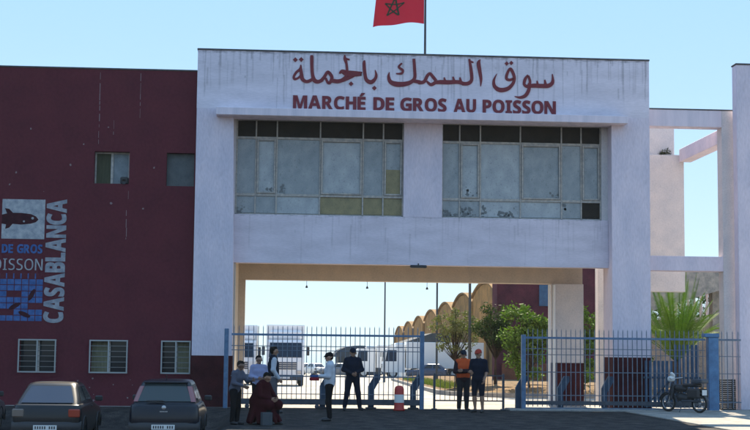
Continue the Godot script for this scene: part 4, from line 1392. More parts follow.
func fences() -> void:
	var z := -42.5
	var pk := picket(2.50)
	var g := thing("sliding_gate", "long blue steel picket gate closing the vehicle entrance, beside the left pillar", "gate", Vector3.ZERO)
	var rails := [[2.21, 0.032, 0.05, M.blue_paint], [1.87, 0.012, 0.0, M.blue_bar], [1.74, 0.012, 0.0, M.blue_bar], [0.97, 0.018, 0.0, M.blue_bar], [0.44, 0.012, 0.0, M.blue_bar], [0.21, 0.085, 0.05, M.dark_steel]]
	fence_panel(g, -1.40, 4.30, z, rails, 0.1435, pk)
	post(g, "end_post", -1.55, z, 0.13, 2.38, M.blue_paint)
	post(g, "end_post", 4.36, z, 0.13, 2.36, M.blue_paint)
	for x in [-0.9, 1.2, 3.7]:
		var wl := node("roller", g, Vector3(x, 0.07, z))
		var s := mb()
		lathe(s, [Vector2(0.001, -0.03), Vector2(0.07, -0.03), Vector2(0.055, 0), Vector2(0.07, 0.03), Vector2(0.001, 0.03)], 14, Vector3.ZERO, 2)
		obj("tyre", s, M.dark_steel, wl)
	# fence on the other side of the opening
	var f := thing("steel_fence", "blue steel picket fence running from the opening to the tall pillar", "fence", Vector3.ZERO)
	rails = [[2.21, 0.032, 0.05, M.blue_paint], [1.88, 0.011, 0.0, M.blue_bar], [1.70, 0.011, 0.0, M.blue_bar], [1.17, 0.013, 0.0, M.blue_bar], [0.47, 0.013, 0.0, M.blue_bar], [0.24, 0.06, 0.03, M.dark_steel], [0.05, 0.05, 0.06, M.blue_bar]]
	fence_panel(f, 7.54, 13.12, z, rails, 0.1435, pk)
	post(f, "end_post", 7.47, z, 0.13, 2.30, M.blue_paint)
	var s := mb()
	box(s, Vector3(13.18, 0.0, z - 0.12), Vector3(13.50, 2.28, z + 0.16), 0.015)
	obj("box_post", s, M.blue_sheet, f)
	s = mb()
	box(s, Vector3(13.05, 2.28, z - 0.16), Vector3(13.52, 2.40, z + 0.18), 0.02)
	obj("post_cap", s, M.blue_sheet, f)
	var e := thing("fence_panel", "short blue picket panel between the thick blue post and the tall white pillar", "fence", Vector3.ZERO)
	fence_panel(e, 13.56, 14.25, z - 0.02, [[2.21, 0.03, 0.03, M.blue_bar], [1.70, 0.011, 0.0, M.blue_bar], [1.17, 0.011, 0.0, M.blue_bar], [0.30, 0.02, 0.0, M.blue_bar]], 0.1435, pk)
	# blue sheet metal leaf parked behind the fence
	var lf := thing("metal_gate_leaf", "blue sheet metal gate leaf parked behind the picket fence near the motorcycle", "gate", Vector3.ZERO)
	var zl := -42.95
	for i in 13:
		obj("sheet_rib", boxm(Vector3(11.35 + i * 0.132, 0.18 , zl - 0.02 - 0.012 * (i % 2)), Vector3(11.43 + i * 0.132, 1.55 if i < 7 else 2.05, zl), 0.004), M.blue_leaf, lf)  # ribs in a darkened blue that paints in the shade behind the fence
	for y in [0.12, 1.0]:
		obj("frame_rail", boxm(Vector3(11.30, y, zl + 0.002), Vector3(13.10, y + 0.06, zl + 0.04), 0.006), M.blue_dull, lf)
	for q in [[11.40, 0.2, 12.2, 1.0], [12.3, 0.2, 13.0, 1.0]]:
		s = mb()
		bar(s, Vector3(q[0], q[1], zl + 0.03), Vector3(q[2], q[3], zl + 0.03), 0.025, 6)
		obj("brace", s, M.dark_steel, lf)
	# cranked guide posts
	var spots := [[1.37, "cranked blue guide post behind the gate, beside the man in the white jacket"], [2.84, "cranked blue guide post behind the gate, to the right of the man in dark uniform"], [4.13, "cranked blue guide post behind the gate, beside the red and white bollard"],
		[7.36, "cranked blue guide post at the free end of the right fence"], [8.66, "cranked blue guide post behind the right fence, in front of the rear column"], [10.03, "cranked blue guide post behind the right fence, beside the right pillar"]]
	for q in spots:
		var t := thing("guide_post", q[1], "post", Vector3(q[0], 0, -42.78), 0.0, "cranked guide posts of the sliding gates")
		s = mb()
		var prof := PackedVector2Array([Vector2(-0.09, 0.0), Vector2(0.09, 0.0), Vector2(0.08, 0.55), Vector2(0.28, 0.90), Vector2(0.28, 1.05), Vector2(0.12, 1.05), Vector2(-0.09, 0.68)])
		prism(s, prof, -0.06, 0.06)
		obj("arm", s, M.blue_dull, t)
		s = mb()
		box(s, Vector3(-0.16, 0.0, -0.12), Vector3(0.16, 0.05, 0.12), 0.01)
		obj("base_plate", s, M.dark_steel, t)
	# low gate in the opening
	var l := thing("low_gate", "low dark steel gate across the opening behind the two standing men", "gate", Vector3(0, 0, 0))
	var zz := -42.55
	post(l, "post", 4.75, zz, 0.07, 1.10, M.dark_steel)
	post(l, "post", 6.86, zz, 0.07, 1.10, M.dark_steel)
	for y in [1.04, 0.28]:
		obj("rail", boxm(Vector3(4.785, y - 0.02, zz - 0.02), Vector3(6.825, y + 0.02, zz + 0.02), 0.004), M.dark_steel, l)
	s = mb()
	box(s, Vector3(-0.009, 0.30, -0.009), Vector3(0.009, 1.02, 0.009))
	var bm := s.commit()
	for i in 13: inst("picket", bm, M.dark_steel, l, Vector3(4.93 + i * 0.145, 0, zz))
	for x in [4.75, 6.86]:
		s = mb()
		box(s, Vector3(x - 0.08, 0.0, zz - 0.1), Vector3(x + 0.08, 0.04, zz + 0.1), 0.01)
		obj("foot", s, M.dark_steel, l)
	# bollard
	var b := thing("bollard", "red and white plastic bollard standing in front of the sliding gate", "bollard", Vector3(3.60, 0, -41.6))
	var prof := [Vector2(0.001, 0.0), Vector2(0.175, 0.0), Vector2(0.175, 0.05), Vector2(0.15, 0.07), Vector2(0.145, 0.24)]
	s = mb()
	lathe(s, prof, 24)
	obj("lower_band", s, M.red_plastic, b)
	s = mb()
	lathe(s, [Vector2(0.145, 0.24), Vector2(0.148, 0.245), Vector2(0.146, 0.475), Vector2(0.143, 0.48)], 24)
	obj("white_band", s, M.white_plastic, b)
	s = mb()
	lathe(s, [Vector2(0.143, 0.48), Vector2(0.145, 0.485), Vector2(0.14, 0.64), Vector2(0.12, 0.70), Vector2(0.07, 0.735), Vector2(0.001, 0.745)], 24)
	obj("upper_band", s, M.red_plastic, b)

# ------------------------------------------------------------------ ground
func ground_y(x: float, z: float) -> float:
	if z < -55.0: return -0.01 * (-z - 55.0)
	if z > -43.0: return -0.42 * smoothstep(-1.10, -1.75, x) * smoothstep(-40.8, -38.6, z) * (1.0 - smoothstep(-28.0, -22.0, z))
	return 0.0

func terrain() -> void:
	var mk := func(xs: Array, zs: Array) -> SurfaceTool:
		var g := []
		for z in zs:
			var row := []
			for x in xs: row.append(Vector3(x, ground_y(x, z), z))
			g.append(row)
		var s := mb()
		sheet(s, g)
		return s
	var xs := [-400.0, -100.0, -40.0, -20.0, -10.0, -4.0]
	for i in 21: xs.append(-3.0 + i * 0.12)
	xs += [0.0, 3.0, 8.0, 15.0, 30.0, 80.0, 400.0]
	var zs := [300.0, 80.0, 20.0, -10.0, -20.0]
	for i in 13: zs.append(-21.5 - i * 0.6)
	zs += [-32.0, -36.0, -38.0]
	for i in 14: zs.append(-38.4 - i * 0.2)
	zs += [-41.5, -43.0]
	structure("road", mk.call(xs, zs), M.asphalt, "dark worn asphalt road and forecourt in front of the gate")
	structure("yard", mk.call([-400.0, -60.0, -10.0, 0.0, 10.0, 20.0, 60.0, 400.0], [-43.0, -50.0, -55.0, -60.0, -80.0, -120.0, -200.0, -330.0]), M.concrete, "pale concrete yard sloping gently away behind the gate")
	var s := mb()
	quad(s, Vector3(-6000, -7, -310), Vector3(6000, -7, -310), Vector3(6000, -7, -7000), Vector3(-6000, -7, -7000))
	structure("sea", s, M.water, "bright distant sea beyond the yard")
	# threshold strip under the fence, then a slab paled to paint in the sunlit patch
	s = mb()
	box(s, Vector3(7.0, -0.1, -43.15), Vector3(16.0, 0.06, -42.2), 0.02)
	var k := obj("kerb", s, M.kerb, self)
	tag(k, "low concrete plinth under the right fence", "kerb", "", "structure")
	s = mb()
	box(s, Vector3(10.5, -0.1, -42.21), Vector3(34.0, 0.03, -26.0), 0.012)  # left edge laid on the shadow line, so the pale slab draws the light
	structure("pavement", s, M.pavement, "concrete slab in front of the right fence, paled to paint in the sunlit patch")
	# planting bed
	var edge := [Vector2(9.2, -113), Vector2(7.5, -76), Vector2(6.9, -60), Vector2(7.1, -57), Vector2(8.0, -55), Vector2(9.4, -54.4), Vector2(20, -54.2)]
	var pts := []
	for i in edge.size() - 1:
		for q in 6: pts.append(edge[i].lerp(edge[i + 1], q / 6.0))
	pts.append(edge[edge.size() - 1])
	s = mb()
	for i in pts.size() - 1:
		var a: Vector2 = pts[i]
		var b: Vector2 = pts[i + 1]
		var n := (b - a).orthogonal().normalized() * 0.09
		var ya := ground_y(a.x, a.y)
		var yb := ground_y(b.x, b.y)
		var P := [Vector3(a.x - n.x, ya, a.y - n.y), Vector3(b.x - n.x, yb, b.y - n.y), Vector3(b.x + n.x, yb, b.y + n.y), Vector3(a.x + n.x, ya, a.y + n.y)]
		var U := Vector3(0, 0.17, 0)
		quad(s, P[0] + U, P[1] + U, P[2] + U, P[3] + U)
		quad(s, P[0], P[1], P[1] + U, P[0] + U)
		quad(s, P[2], P[3], P[3] + U, P[2] + U)
	k = obj("kerb", s, M.kerb, self)
	tag(k, "curved concrete kerb round the planting bed in the yard", "kerb", "", "structure")
	var g := []
	var fn := FastNoiseLite.new()
	fn.seed = 3
	fn.frequency = 0.35
	for i in pts.size():
		var row := []
		for j in 13:
			var u := j / 12.0
			var x: float = lerp(pts[i].x + 0.05, max(pts[i].x + 9.0, 20.0), u)
			var z: float = pts[i].y - 14.0 * u if pts[i].y > -60 else pts[i].y
			row.append(Vector3(x, ground_y(x, z) + 0.10 + 0.30 * smoothstep(0.0, 0.12, u) + fn.get_noise_2d(x, z) * 0.10, z))
		g.append(row)
	s = mb()
	sheet(s, g)
	structure("planting_bed", s, M.sand, "sandy raised planting bed under the yard trees")
	# grass on the far end of the bed
	s = mb()
	var r := RandomNumberGenerator.new()
	r.seed = 21
	for i in 5200:
		var z := r.randf_range(-100.0, -61.0)
		var x0 := lerpf(7.1, 8.7, (-z - 60.0) / 40.0)
		var x := x0 + 0.15 + r.randf() * 1.5
		if z > -66.0 and x > 8.6: continue
		var y := ground_y(x, z) + 0.22
		var hgt := r.randf_range(0.10, 0.26)
		var a := Vector3(r.randfn() * 0.04, 0, r.randfn() * 0.04)
		var w := Vector3(0.03, 0, 0).rotated(Vector3.UP, r.randf() * TAU)
		var c := Color(0.09, 0.13, 0.03).lerp(Color(0.22, 0.21, 0.07), r.randf())
		var gn := w.cross(Vector3.UP).normalized()
		for v in [Vector3(x, y, z) - w, Vector3(x, y + hgt, z) + a, Vector3(x, y, z) + w]:
			s.set_color(c)
			s.set_normal(gn)
			s.add_vertex(v)
	var go := obj("grass", s, M.leaf, self)
	tag(go, "short dry grass along the kerb of the planting bed", "grass", "", "stuff")

# ------------------------------------------------------------------ the yard behind the gate
func yard() -> void:
	var s: SurfaceTool
	tree("hedge", "dark dense hedge seen through the gaps of the white balustrade", "hedge", Vector3(19.2, 0, -63.5), 1.5, 0.08, round_clumps(33, 60, Vector3(0, 3.0, 0), Vector3(3.6, 1.9, 0.6), 0.6), 90, 0.20, Color(0.03, 0.05, 0.02), Color(0.09, 0.12, 0.05), 133)
	# vaulted hall: bays along the depth, their arched walls facing the yard
	var hall := thing("vaulted_hall", "long ochre market hall with a row of rounded vault roofs", "building")
	var X := 20.5
	for i in 8:
		var zc := -(122.0 + 16.0 * i)
		var top := 8.9 - 0.0285 * 16.0 * i
		var g := []
		var gr := []
		s = mb()
		var arc := PackedVector2Array([Vector2(-8.0, -3.5), Vector2(8.0, -3.5)])
		for k in 15:
			var a: float = lerp(1.0, -1.0, k / 14.0)
			arc.append(Vector2(a * 8.0, top - 1.25 * a * a))
		prism(s, arc, -0.25, 0.25)
		var o := obj("bay_wall", s, M.ochre, hall, Vector3(X, 0, zc))
		o.rotation.y = -PI / 2
		s = mb()
		for k in 15:
			var a: float = lerp(-1.0, 1.0, k / 14.0)
			g.append([Vector3(X - 0.45, top - 1.25 * a * a + 0.12, zc + a * 8.0), Vector3(X + 7, top - 1.25 * a * a + 0.12, zc + a * 8.0)])
			gr.append([Vector3(X - 0.45, top - 1.25 * a * a + 0.30, zc + a * 8.0), Vector3(X + 7, top - 1.25 * a * a + 0.30, zc + a * 8.0)])
		sheet(s, g)
		sheet(s, gr)
		for k in 14:
			quad(s, g[k][0], g[k + 1][0], gr[k + 1][0], gr[k][0])
		obj("vault", s, M.ochre_roof, hall)
		obj("buttress", boxm(Vector3(X - 0.55, -3.0, zc - 8.25), Vector3(X - 0.26, top - 1.4, zc - 7.75), 0.02), M.ochre, hall)
	obj("end_wall", boxm(Vector3(X + 0.3, -3.5, -113.9), Vector3(X + 7, 7.7, -113.5)), M.ochre, hall)
	# maroon block
	var mr := thing("maroon_building", "maroon flat-roofed building with a blue sign behind the yard trees", "building")
	s = mb()
	var wins := [[17.4, 4.4, 18.3, 5.6], [14.6, 6.6, 15.5, 7.8]]
	holed(s, 13.3, -1.0, 22.0, 9.0, -85.3, -85.0, wins)
	obj("wall", s, M.maroon_far, mr)
	obj("block", boxm(Vector3(13.32, -1.0, -87.0), Vector3(21.98, 8.8, -85.32)), M.maroon_far, mr)
	for h in wins:
		obj("window_pane", boxm(Vector3(h[0], h[1], -85.2), Vector3(h[2], h[3], -85.16)), M.glass, mr)
	obj("base_wall", boxm(Vector3(13.6, -1.0, -84.99), Vector3(21.0, 1.1, -84.6), 0.02), M.brick, mr)
	obj("sign_panel", boxm(Vector3(15.9, 4.6, -84.99), Vector3(17.0, 5.9, -84.9), 0.01), M.blue_leaf, mr)
	# dark roofed sheds
	var sh := thing("dark_shed", "low shed with a dark pitched roof in front of the ochre hall", "shed")
	s = mb()
	box(s, Vector3(13.0, -2.5, -158), Vector3(17.5, 2.2, -148))
	obj("wall", s, M.white_paint, sh)
	s = mb()
	prism(s, PackedVector2Array([Vector2(12.4, 2.2), Vector2(18.2, 2.2), Vector2(18.2, 3.7), Vector2(16.2, 3.7), Vector2(12.4, 2.4)]), -158.4, -147.6)
	obj("roof", s, M.slate, sh)
	sh = thing("curved_shed", "low shed with a dark curved roof behind the white trucks", "shed")
	s = mb()
	box(s, Vector3(7.3, -3, -178), Vector3(12.6, 1.2, -170))
	obj("wall", s, M.slate, sh)
	s = mb()
	var arc := PackedVector2Array([Vector2(6.8, 1.0), Vector2(13.0, 1.0)])
	for k in 13:
		var a: float = lerp(1.0, -1.0, k / 12.0)
		arc.append(Vector2(9.9 + a * 3.1, 1.05 + 1.35 * sqrt(max(1.0 - a * a * 0.97, 0.0))))
	prism(s, arc, -178.5, -169.4)
	obj("roof", s, M.slate, sh)
	# lamp posts
	for q in [[7.57, -100.0, 0.065, 9.5, "thin grey lamp post in the open yard, between the trucks"], [9.62, -85.0, 0.07, 9.0, "thin grey lamp post standing beside the sparse yard tree"], [8.35, -61.0, 0.07, 8.0, "thick dark lamp post between the two yard trees"]]:
		var gy := ground_y(q[0], q[1])
		var l := thing("lamp_post", q[4], "lamp post", Vector3(q[0], gy, q[1]), 0.0, "lamp posts in the yard")
		s = mb()
		tube(s, [Vector3.ZERO, Vector3(0, 0.6, 0), Vector3(0, 0.62, 0), Vector3(0, q[3], 0)], [q[2] * 1.4, q[2] * 1.4, q[2], q[2] * 0.7], 10)
		obj("pole", s, M.pole, l)
		s = mb()
		tube(s, [Vector3(0, q[3] - 0.1, 0), Vector3(-0.4, q[3] + 0.25, 0), Vector3(-1.2, q[3] + 0.35, 0)], [0.035], 7)
		obj("arm", s, M.pole, l)
		s = mb()
		box(s, Vector3(-1.75, q[3] + 0.28, -0.12), Vector3(-1.15, q[3] + 0.42, 0.12), 0.04)
		obj("lamp_head", s, M.steel, l)
	# trees
	tree("yard_tree", "sparse olive green tree with an open crown beside the thin lamp post", "tree", Vector3(7.88, 0.30, -62.0), 1.1, 0.045, round_clumps(4, 46, Vector3(0, 2.25, 0), Vector3(1.15, 1.10, 1.0), 0.27), 62, 0.12, Color(0.10, 0.11, 0.04), Color(0.21, 0.20, 0.10), 101, "trees in the yard")
	tree("yard_tree", "dense dark green round-headed tree beside the thick lamp post", "tree", Vector3(9.30, 0.30, -60.0), 1.2, 0.065, round_clumps(6, 36, Vector3(0.05, 2.55, 0), Vector3(0.88, 1.08, 0.8), 0.34), 130, 0.12, Color(0.025, 0.042, 0.014), Color(0.06, 0.085, 0.028), 102, "trees in the yard")
	tree("bright_shrub", "bright green leafy shrub beside the rear column of the passage", "shrub", Vector3(10.15, 0.25, -56.5), 0.7, 0.05, round_clumps(8, 34, Vector3(-0.1, 2.1, 0), Vector3(1.05, 1.6, 0.7), 0.36), 120, 0.18, Color(0.06, 0.11, 0.02), Color(0.15, 0.22, 0.05), 103, "shrubs behind the fence")
	tree("bright_shrub", "tall leafy shrub seen between the rear column and the right pillar", "shrub", Vector3(11.9, 0.2, -55.5), 0.9, 0.05, round_clumps(10, 30, Vector3(0.1, 2.2, 0), Vector3(0.9, 1.75, 0.7), 0.36), 120, 0.16, Color(0.05, 0.09, 0.018), Color(0.12, 0.18, 0.045), 104, "shrubs behind the fence")
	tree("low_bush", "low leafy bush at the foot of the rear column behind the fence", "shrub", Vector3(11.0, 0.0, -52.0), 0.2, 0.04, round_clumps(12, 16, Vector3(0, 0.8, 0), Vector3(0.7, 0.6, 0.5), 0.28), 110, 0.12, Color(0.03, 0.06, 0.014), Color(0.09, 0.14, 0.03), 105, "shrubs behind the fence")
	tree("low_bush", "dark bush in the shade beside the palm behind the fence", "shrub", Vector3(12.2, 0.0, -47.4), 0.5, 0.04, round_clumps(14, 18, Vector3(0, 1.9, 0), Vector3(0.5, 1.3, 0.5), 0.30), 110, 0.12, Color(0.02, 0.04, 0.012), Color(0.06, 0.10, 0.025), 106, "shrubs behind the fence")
	# palm
	var pm := thing("palm", "young green palm with arching fronds behind the concrete frame", "palm", Vector3(14.55, 0, -50.6))
	s = mb()
	tube(s, [Vector3(0, -0.1, 0), Vector3(0, 0.5, 0), Vector3(0, 1.5, 0)], [0.22, 0.20, 0.16], 12)
	obj("trunk", s, M.bark, pm)
	var r := RandomNumberGenerator.new()
	r.seed = 77
	for i in 44:
		var c := Color(0.04, 0.085, 0.016).lerp(Color(0.09, 0.15, 0.028), r.randf())
		var steep := float(i) / 44.0
		var fr := frond(lerpf(0.9, 3.0, steep) , lerpf(3.7, 2.7, steep), lerpf(0.2, 1.9, steep), c, r)
		var o := obj("frond", fr, M.leaf, pm, Vector3(0, 1.45, 0))
		o.rotation.y = i * 2.399 + r.randf_range(-0.2, 0.2)
	# terrace with a white balustrade behind the palm
	var te := thing("balustrade_terrace", "pale terrace wall with a white balustrade behind the palm", "terrace")
	obj("wall", boxm(Vector3(15.6, -0.3, -60.5), Vector3(24.0, 3.25, -60.0), 0.02), M.pink_wall, te)
	obj("handrail", boxm(Vector3(16.6, 4.42, -60.4), Vector3(24.0, 4.60, -60.1), 0.02), M.white, te)
	obj("base_rail", boxm(Vector3(16.6, 3.25, -60.38), Vector3(24.0, 3.36, -60.12), 0.01), M.white, te)
	var bs := mb()
	lathe(bs, [Vector2(0.07, 0.0), Vector2(0.05, 0.1), Vector2(0.09, 0.40), Vector2(0.04, 0.8), Vector2(0.07, 1.06)], 8)
	var bm := bs.commit()
	for i in 26: inst("baluster", bm, M.white, te, Vector3(16.75 + i * 0.28, 3.36, -60.25))
	s = mb()
	prism(s, PackedVector2Array([Vector2(14.2, 4.7), Vector2(16.4, 5.15), Vector2(17.0, 5.5), Vector2(19.4, 5.7), Vector2(19.4, 4.75), Vector2(15.4, 3.5), Vector2(14.2, 3.4)]), -59.5, -57.5)
	var ra := thing("stair_slab", "grey sloping concrete stair slab seen behind the palm", "stair")
	obj("slab", s, M.kerb, ra)
	obj("support", boxm(Vector3(14.4, -0.3, -59.0), Vector3(14.8, 3.5, -58.5)), M.kerb, ra)
	obj("support", boxm(Vector3(18.4, -0.3, -59.0), Vector3(18.8, 4.7, -58.5)), M.kerb, ra)

func vehicles() -> void:
	var paint1 := mat(col(0.016, 0.017, 0.019), 0.3)
	paint1.clearcoat_enabled = true
	paint1.clearcoat = 0.5
	paint1.clearcoat_roughness = 0.12
	var paint2 := mat(col(0.010, 0.012, 0.019), 0.3)
	paint2.clearcoat_enabled = true
	paint2.clearcoat = 0.5
	paint2.clearcoat_roughness = 0.10
	paint1.metallic_specular = 0.3
	paint2.metallic_specular = 0.3
	paint1.clearcoat = 0.3
	paint2.clearcoat = 0.3
	var paint3 := mat(col(0.05, 0.055, 0.06), 0.3, 0.2)
	paint3.clearcoat_enabled = true
	var mark := BoxMesh.new()
	mark.size = Vector3(0.028, 0.062, 0.004)
	var red_l := mat(col(0.30, 0.03, 0.012), 0.2)
	var pale_l := mat(col(0.16, 0.13, 0.11), 0.2)
	var pink_l := mat(col(0.26, 0.10, 0.10), 0.15)
	var base := {"group": "cars parked in front of the office", "mark": mark, "length": 3.85, "width": 1.54, "belt": 0.90, "roof": 1.39, "rake": 0.62, "plate": 0.39, "lamps": "low", "lamp_mat": red_l, "lamp_mat_2": pale_l, "paint": paint1, "rw0": 0.06, "rw1": 0.88, "rear_glass": mat(col(0.04, 0.05, 0.075), 0.10)}
	car("dark boxy hatchback parked below the office windows, with a red tail light", Vector3(-5.15, -0.42, -33.92), 0.0, base)
	var b2 := base.duplicate()
	b2.merge({"width": 1.57, "belt": 0.93, "roof": 1.47, "rake": 0.42, "lamps": "high", "lamp_mat": pink_l, "paint": paint2, "wiper": true, "spoiler": true, "plate": 0.42, "rw0": 0.10, "rw1": 0.90, "rear_glass": mat(col(0.035, 0.045, 0.045), 0.15)}, true)
	car("dark blue rounded hatchback with tall pinkish tail lights parked beside the gate", Vector3(-2.54, -0.42, -33.92), 0.0, b2)
	var b3 := base.duplicate()
	b3.merge({"paint": paint3, "roof": 1.36}, true)
	car("dark car cut by the photo's left edge beside the boxy hatchback", Vector3(-8.02, -0.42, -36.6), 0.0, b3)
	# far cars in the yard
	var wp := mat(col(0.6, 0.6, 0.58), 0.3)
	var gp := mat(col(0.16, 0.17, 0.19), 0.3, 0.2)
	var bp := mat(col(0.03, 0.05, 0.10), 0.3, 0.2)
	var far := [[4.2, -165.0, 0.4, wp, "far white car in the yard right of the left truck"], [6.3, -150.0, 1.5, gp, "far grey car in the yard, between the white trucks"], [14.0, -131.5, 1.4, bp, "far dark blue car in front of the white truck with the long box"], [3.3, -190.0, 0.2, gp, "farthest small grey car on the yard's skyline"]]
	for q in far:
		var b := base.duplicate()
		b.merge({"paint": q[3], "group": "cars far in the yard"}, true)
		car(q[4], Vector3(q[0], ground_y(q[0], q[1]), q[1]), q[2], b)
	# trucks
	truck("white box truck facing the gate, windscreen behind the man in the waistcoat", Vector3(0.42, ground_y(0, -78), -78.0), 0.0, {"width": 2.06, "cab_height": 2.55, "cab_length": 1.7, "box_height": 3.40, "box_length": 5.0})
	truck("white box truck facing the gate, half hidden by the left pillar", Vector3(-2.30, ground_y(0, -81), -81.0), 0.0, {"width": 2.06, "cab_height": 2.55, "cab_length": 1.7, "box_height": 3.45, "box_length": 5.0})
	truck("white truck with a long cargo box standing sideways in front of the sheds", Vector3(10.0, ground_y(10, -135), -135.0), -PI / 2, {"width": 2.3, "cab_height": 2.85, "cab_length": 2.1, "box_height": 3.45, "box_length": 7.6})
	truck("white truck cab standing sideways behind the truck with the long box", Vector3(7.6, ground_y(7, -141), -141.0), -PI / 2, {"width": 2.3, "cab_height": 2.85, "cab_length": 2.1, "box_height": 3.2, "box_length": 6.5})
	# motorcycle
	var m := thing("motorcycle", "dark moped with a pale headlamp cowl parked against the blue fence", "motorcycle", Vector3(12.15, 0.03, -41.55), -0.95)
	for q in [-0.58, 0.58]:
		var wn := node("wheel", m, Vector3(q, 0.28, 0))
		var s := mb()
		var ring := []
		for k in 25: ring.append(Vector3(cos(TAU * k / 24) * 0.25, sin(TAU * k / 24) * 0.25, 0))
		tube(s, ring, [0.035], 8, false)
		obj("tyre", s, M.rubber, wn)
		s = mb()
		ring = []
		for k in 25: ring.append(Vector3(cos(TAU * k / 24) * 0.21, sin(TAU * k / 24) * 0.21, 0))
		tube(s, ring, [0.012], 6, false)
		for k in 10: bar(s, Vector3.ZERO, Vector3(cos(TAU * k / 10) * 0.21, sin(TAU * k / 10) * 0.21, 0), 0.005, 4)
		bar(s, Vector3(0, 0, -0.05), Vector3(0, 0, 0.05), 0.03, 8)
		obj("rim", s, M.steel, wn)
		s = mb()
		var gg := []
		for k in 11:
			var a: float = lerp(0.25, PI - 0.15, k / 10.0)
			gg.append([Vector3(q + cos(a) * 0.31, 0.28 + sin(a) * 0.31, 0.055), Vector3(q + cos(a) * 0.325, 0.28 + sin(a) * 0.325, 0), Vector3(q + cos(a) * 0.31, 0.28 + sin(a) * 0.31, -0.055)])
		sheet(s, gg)
		obj("mudguard", s, M.black_plastic, m)
	var s := mb()
	tube(s, [Vector3(-0.36, 0.88, 0), Vector3(-0.28, 0.55, 0), Vector3(-0.05, 0.34, 0), Vector3(0.25, 0.34, 0), Vector3(0.58, 0.30, 0)], [0.035, 0.035, 0.03, 0.03, 0.02], 8)
	tube(s, [Vector3(-0.30, 0.66, 0), Vector3(0.1, 0.62, 0), Vector3(0.55, 0.68, 0)], [0.03], 8)
	for sd in [-1.0, 1.0]:
		bar(s, Vector3(-0.38, 0.86, sd * 0.06), Vector3(-0.58, 0.28, sd * 0.06), 0.022, 8)
		bar(s, Vector3(0.45, 0.66, sd * 0.08), Vector3(0.58, 0.28, sd * 0.08), 0.022, 8)
	obj("frame", s, M.dark_steel, m)
	s = mb()
	nets(s, [[Vector3(-0.20, 0.72, 0), Vector3(0.05, 0.70, 0), 0.12, 0.10], [Vector3(-0.10, 0.45, 0), Vector3(0.12, 0.42, 0), 0.13, 0.12]], 0.02, 0.03)
	obj("tank_and_engine", s, M.black_plastic, m)
	s = mb()
	box(s, Vector3(0.02, 0.76, -0.13), Vector3(0.62, 0.86, 0.13), 0.04)
	obj("seat", s, M.black_plastic, m)
	s = mb()
	tube(s, [Vector3(-0.28, 1.02, -0.32), Vector3(-0.38, 1.0, -0.12), Vector3(-0.38, 0.98, 0.12), Vector3(-0.28, 1.02, 0.32)], [0.014], 7)
	obj("handlebar", s, M.steel, m)
	s = mb()
	nets(s, [[Vector3(-0.46, 0.98, -0.04), Vector3(-0.46, 0.98, 0.04), 0.09, 0.09], [Vector3(-0.42, 1.08, -0.05), Vector3(-0.40, 1.14, 0.05), 0.06, 0.05]], 0.018, 0.04)
	obj("headlamp_cowl", s, M.white_plastic, m)
	s = mb()
	box(s, Vector3(0.42, 0.87, -0.18), Vector3(0.80, 1.0, 0.18), 0.03)
	obj("rack_box", s, M.dark_steel, m)
	s = mb()
	box(s, Vector3(0.77, 0.52, -0.10), Vector3(0.785, 0.68, 0.12), 0.004)
	obj("number_plate", s, M.white_plastic, m)
	s = mb()
	bar(s, Vector3(0.05, 0.34, 0.14), Vector3(0.72, 0.36, 0.15), 0.035, 10)
	obj("exhaust", s, M.dark_steel, m)
	s = mb()
	bar(s, Vector3(0.05, 0.30, 0.08), Vector3(0.02, 0.0, 0.24), 0.014, 6)
	obj("stand", s, M.dark_steel, m)
	s = mb()
	nets(s, [[Vector3(-0.30, 0.78, -0.10), Vector3(-0.34, 0.40, -0.14), 0.05, 0.05], [Vector3(-0.30, 0.78, 0.10), Vector3(-0.34, 0.40, 0.14), 0.05, 0.05], [Vector3(-0.32, 0.6, -0.1), Vector3(-0.32, 0.6, 0.1), 0.05, 0.05]], 0.02, 0.06)
	obj("leg_shield", s, M.black_plastic, m)
	for sd in [-1.0, 1.0]:
		s = mb()
		box(s, Vector3(0.30, 0.42, sd * 0.14), Vector3(0.74, 0.72, sd * 0.26), 0.05)
		obj("saddle_bag", s, M.black_plastic, m)
	# crates stacked behind the fence
	for i in 5:
		var c := thing("plastic_crate", ["dark crate at the bottom of the stack beside the tall pillar", "dark crate second from the bottom of the stack beside the tall pillar", "dark crate in the middle of the stack beside the tall pillar", "dark crate second from the top of the stack beside the tall pillar", "dark crate on top of the stack beside the tall pillar"][i], "crate", Vector3(13.92, 0.06 + i * 0.19, -42.88), [0.0, 0.03, -0.02, 0.04, -0.03][i], "crates stacked behind the fence")
		for y in [0.0, 0.065, 0.13]:
			for sd in [-1.0, 1.0]:
				obj("slat", boxm(Vector3(-0.22, y, sd * 0.15 - 0.01), Vector3(0.22, y + 0.04, sd * 0.15 + 0.01)), M.black_plastic, c)
				obj("slat", boxm(Vector3(sd * 0.215 - 0.01, y + 0.001, -0.139), Vector3(sd * 0.215 + 0.01, y + 0.039, 0.139)), M.black_plastic, c)
		for sx in [-1.0, 1.0]:
			for sz in [-1.0, 1.0]:
				obj("corner_post", boxm(Vector3(sx * 0.2 - 0.018, 0.002, sz * 0.13 - 0.008), Vector3(sx * 0.2 + 0.018, 0.182, sz * 0.13 + 0.008)), M.black_plastic, c)
		obj("bottom", boxm(Vector3(-0.2, 0.004, -0.13), Vector3(0.2, 0.014, 0.13)), M.black_plastic, c)

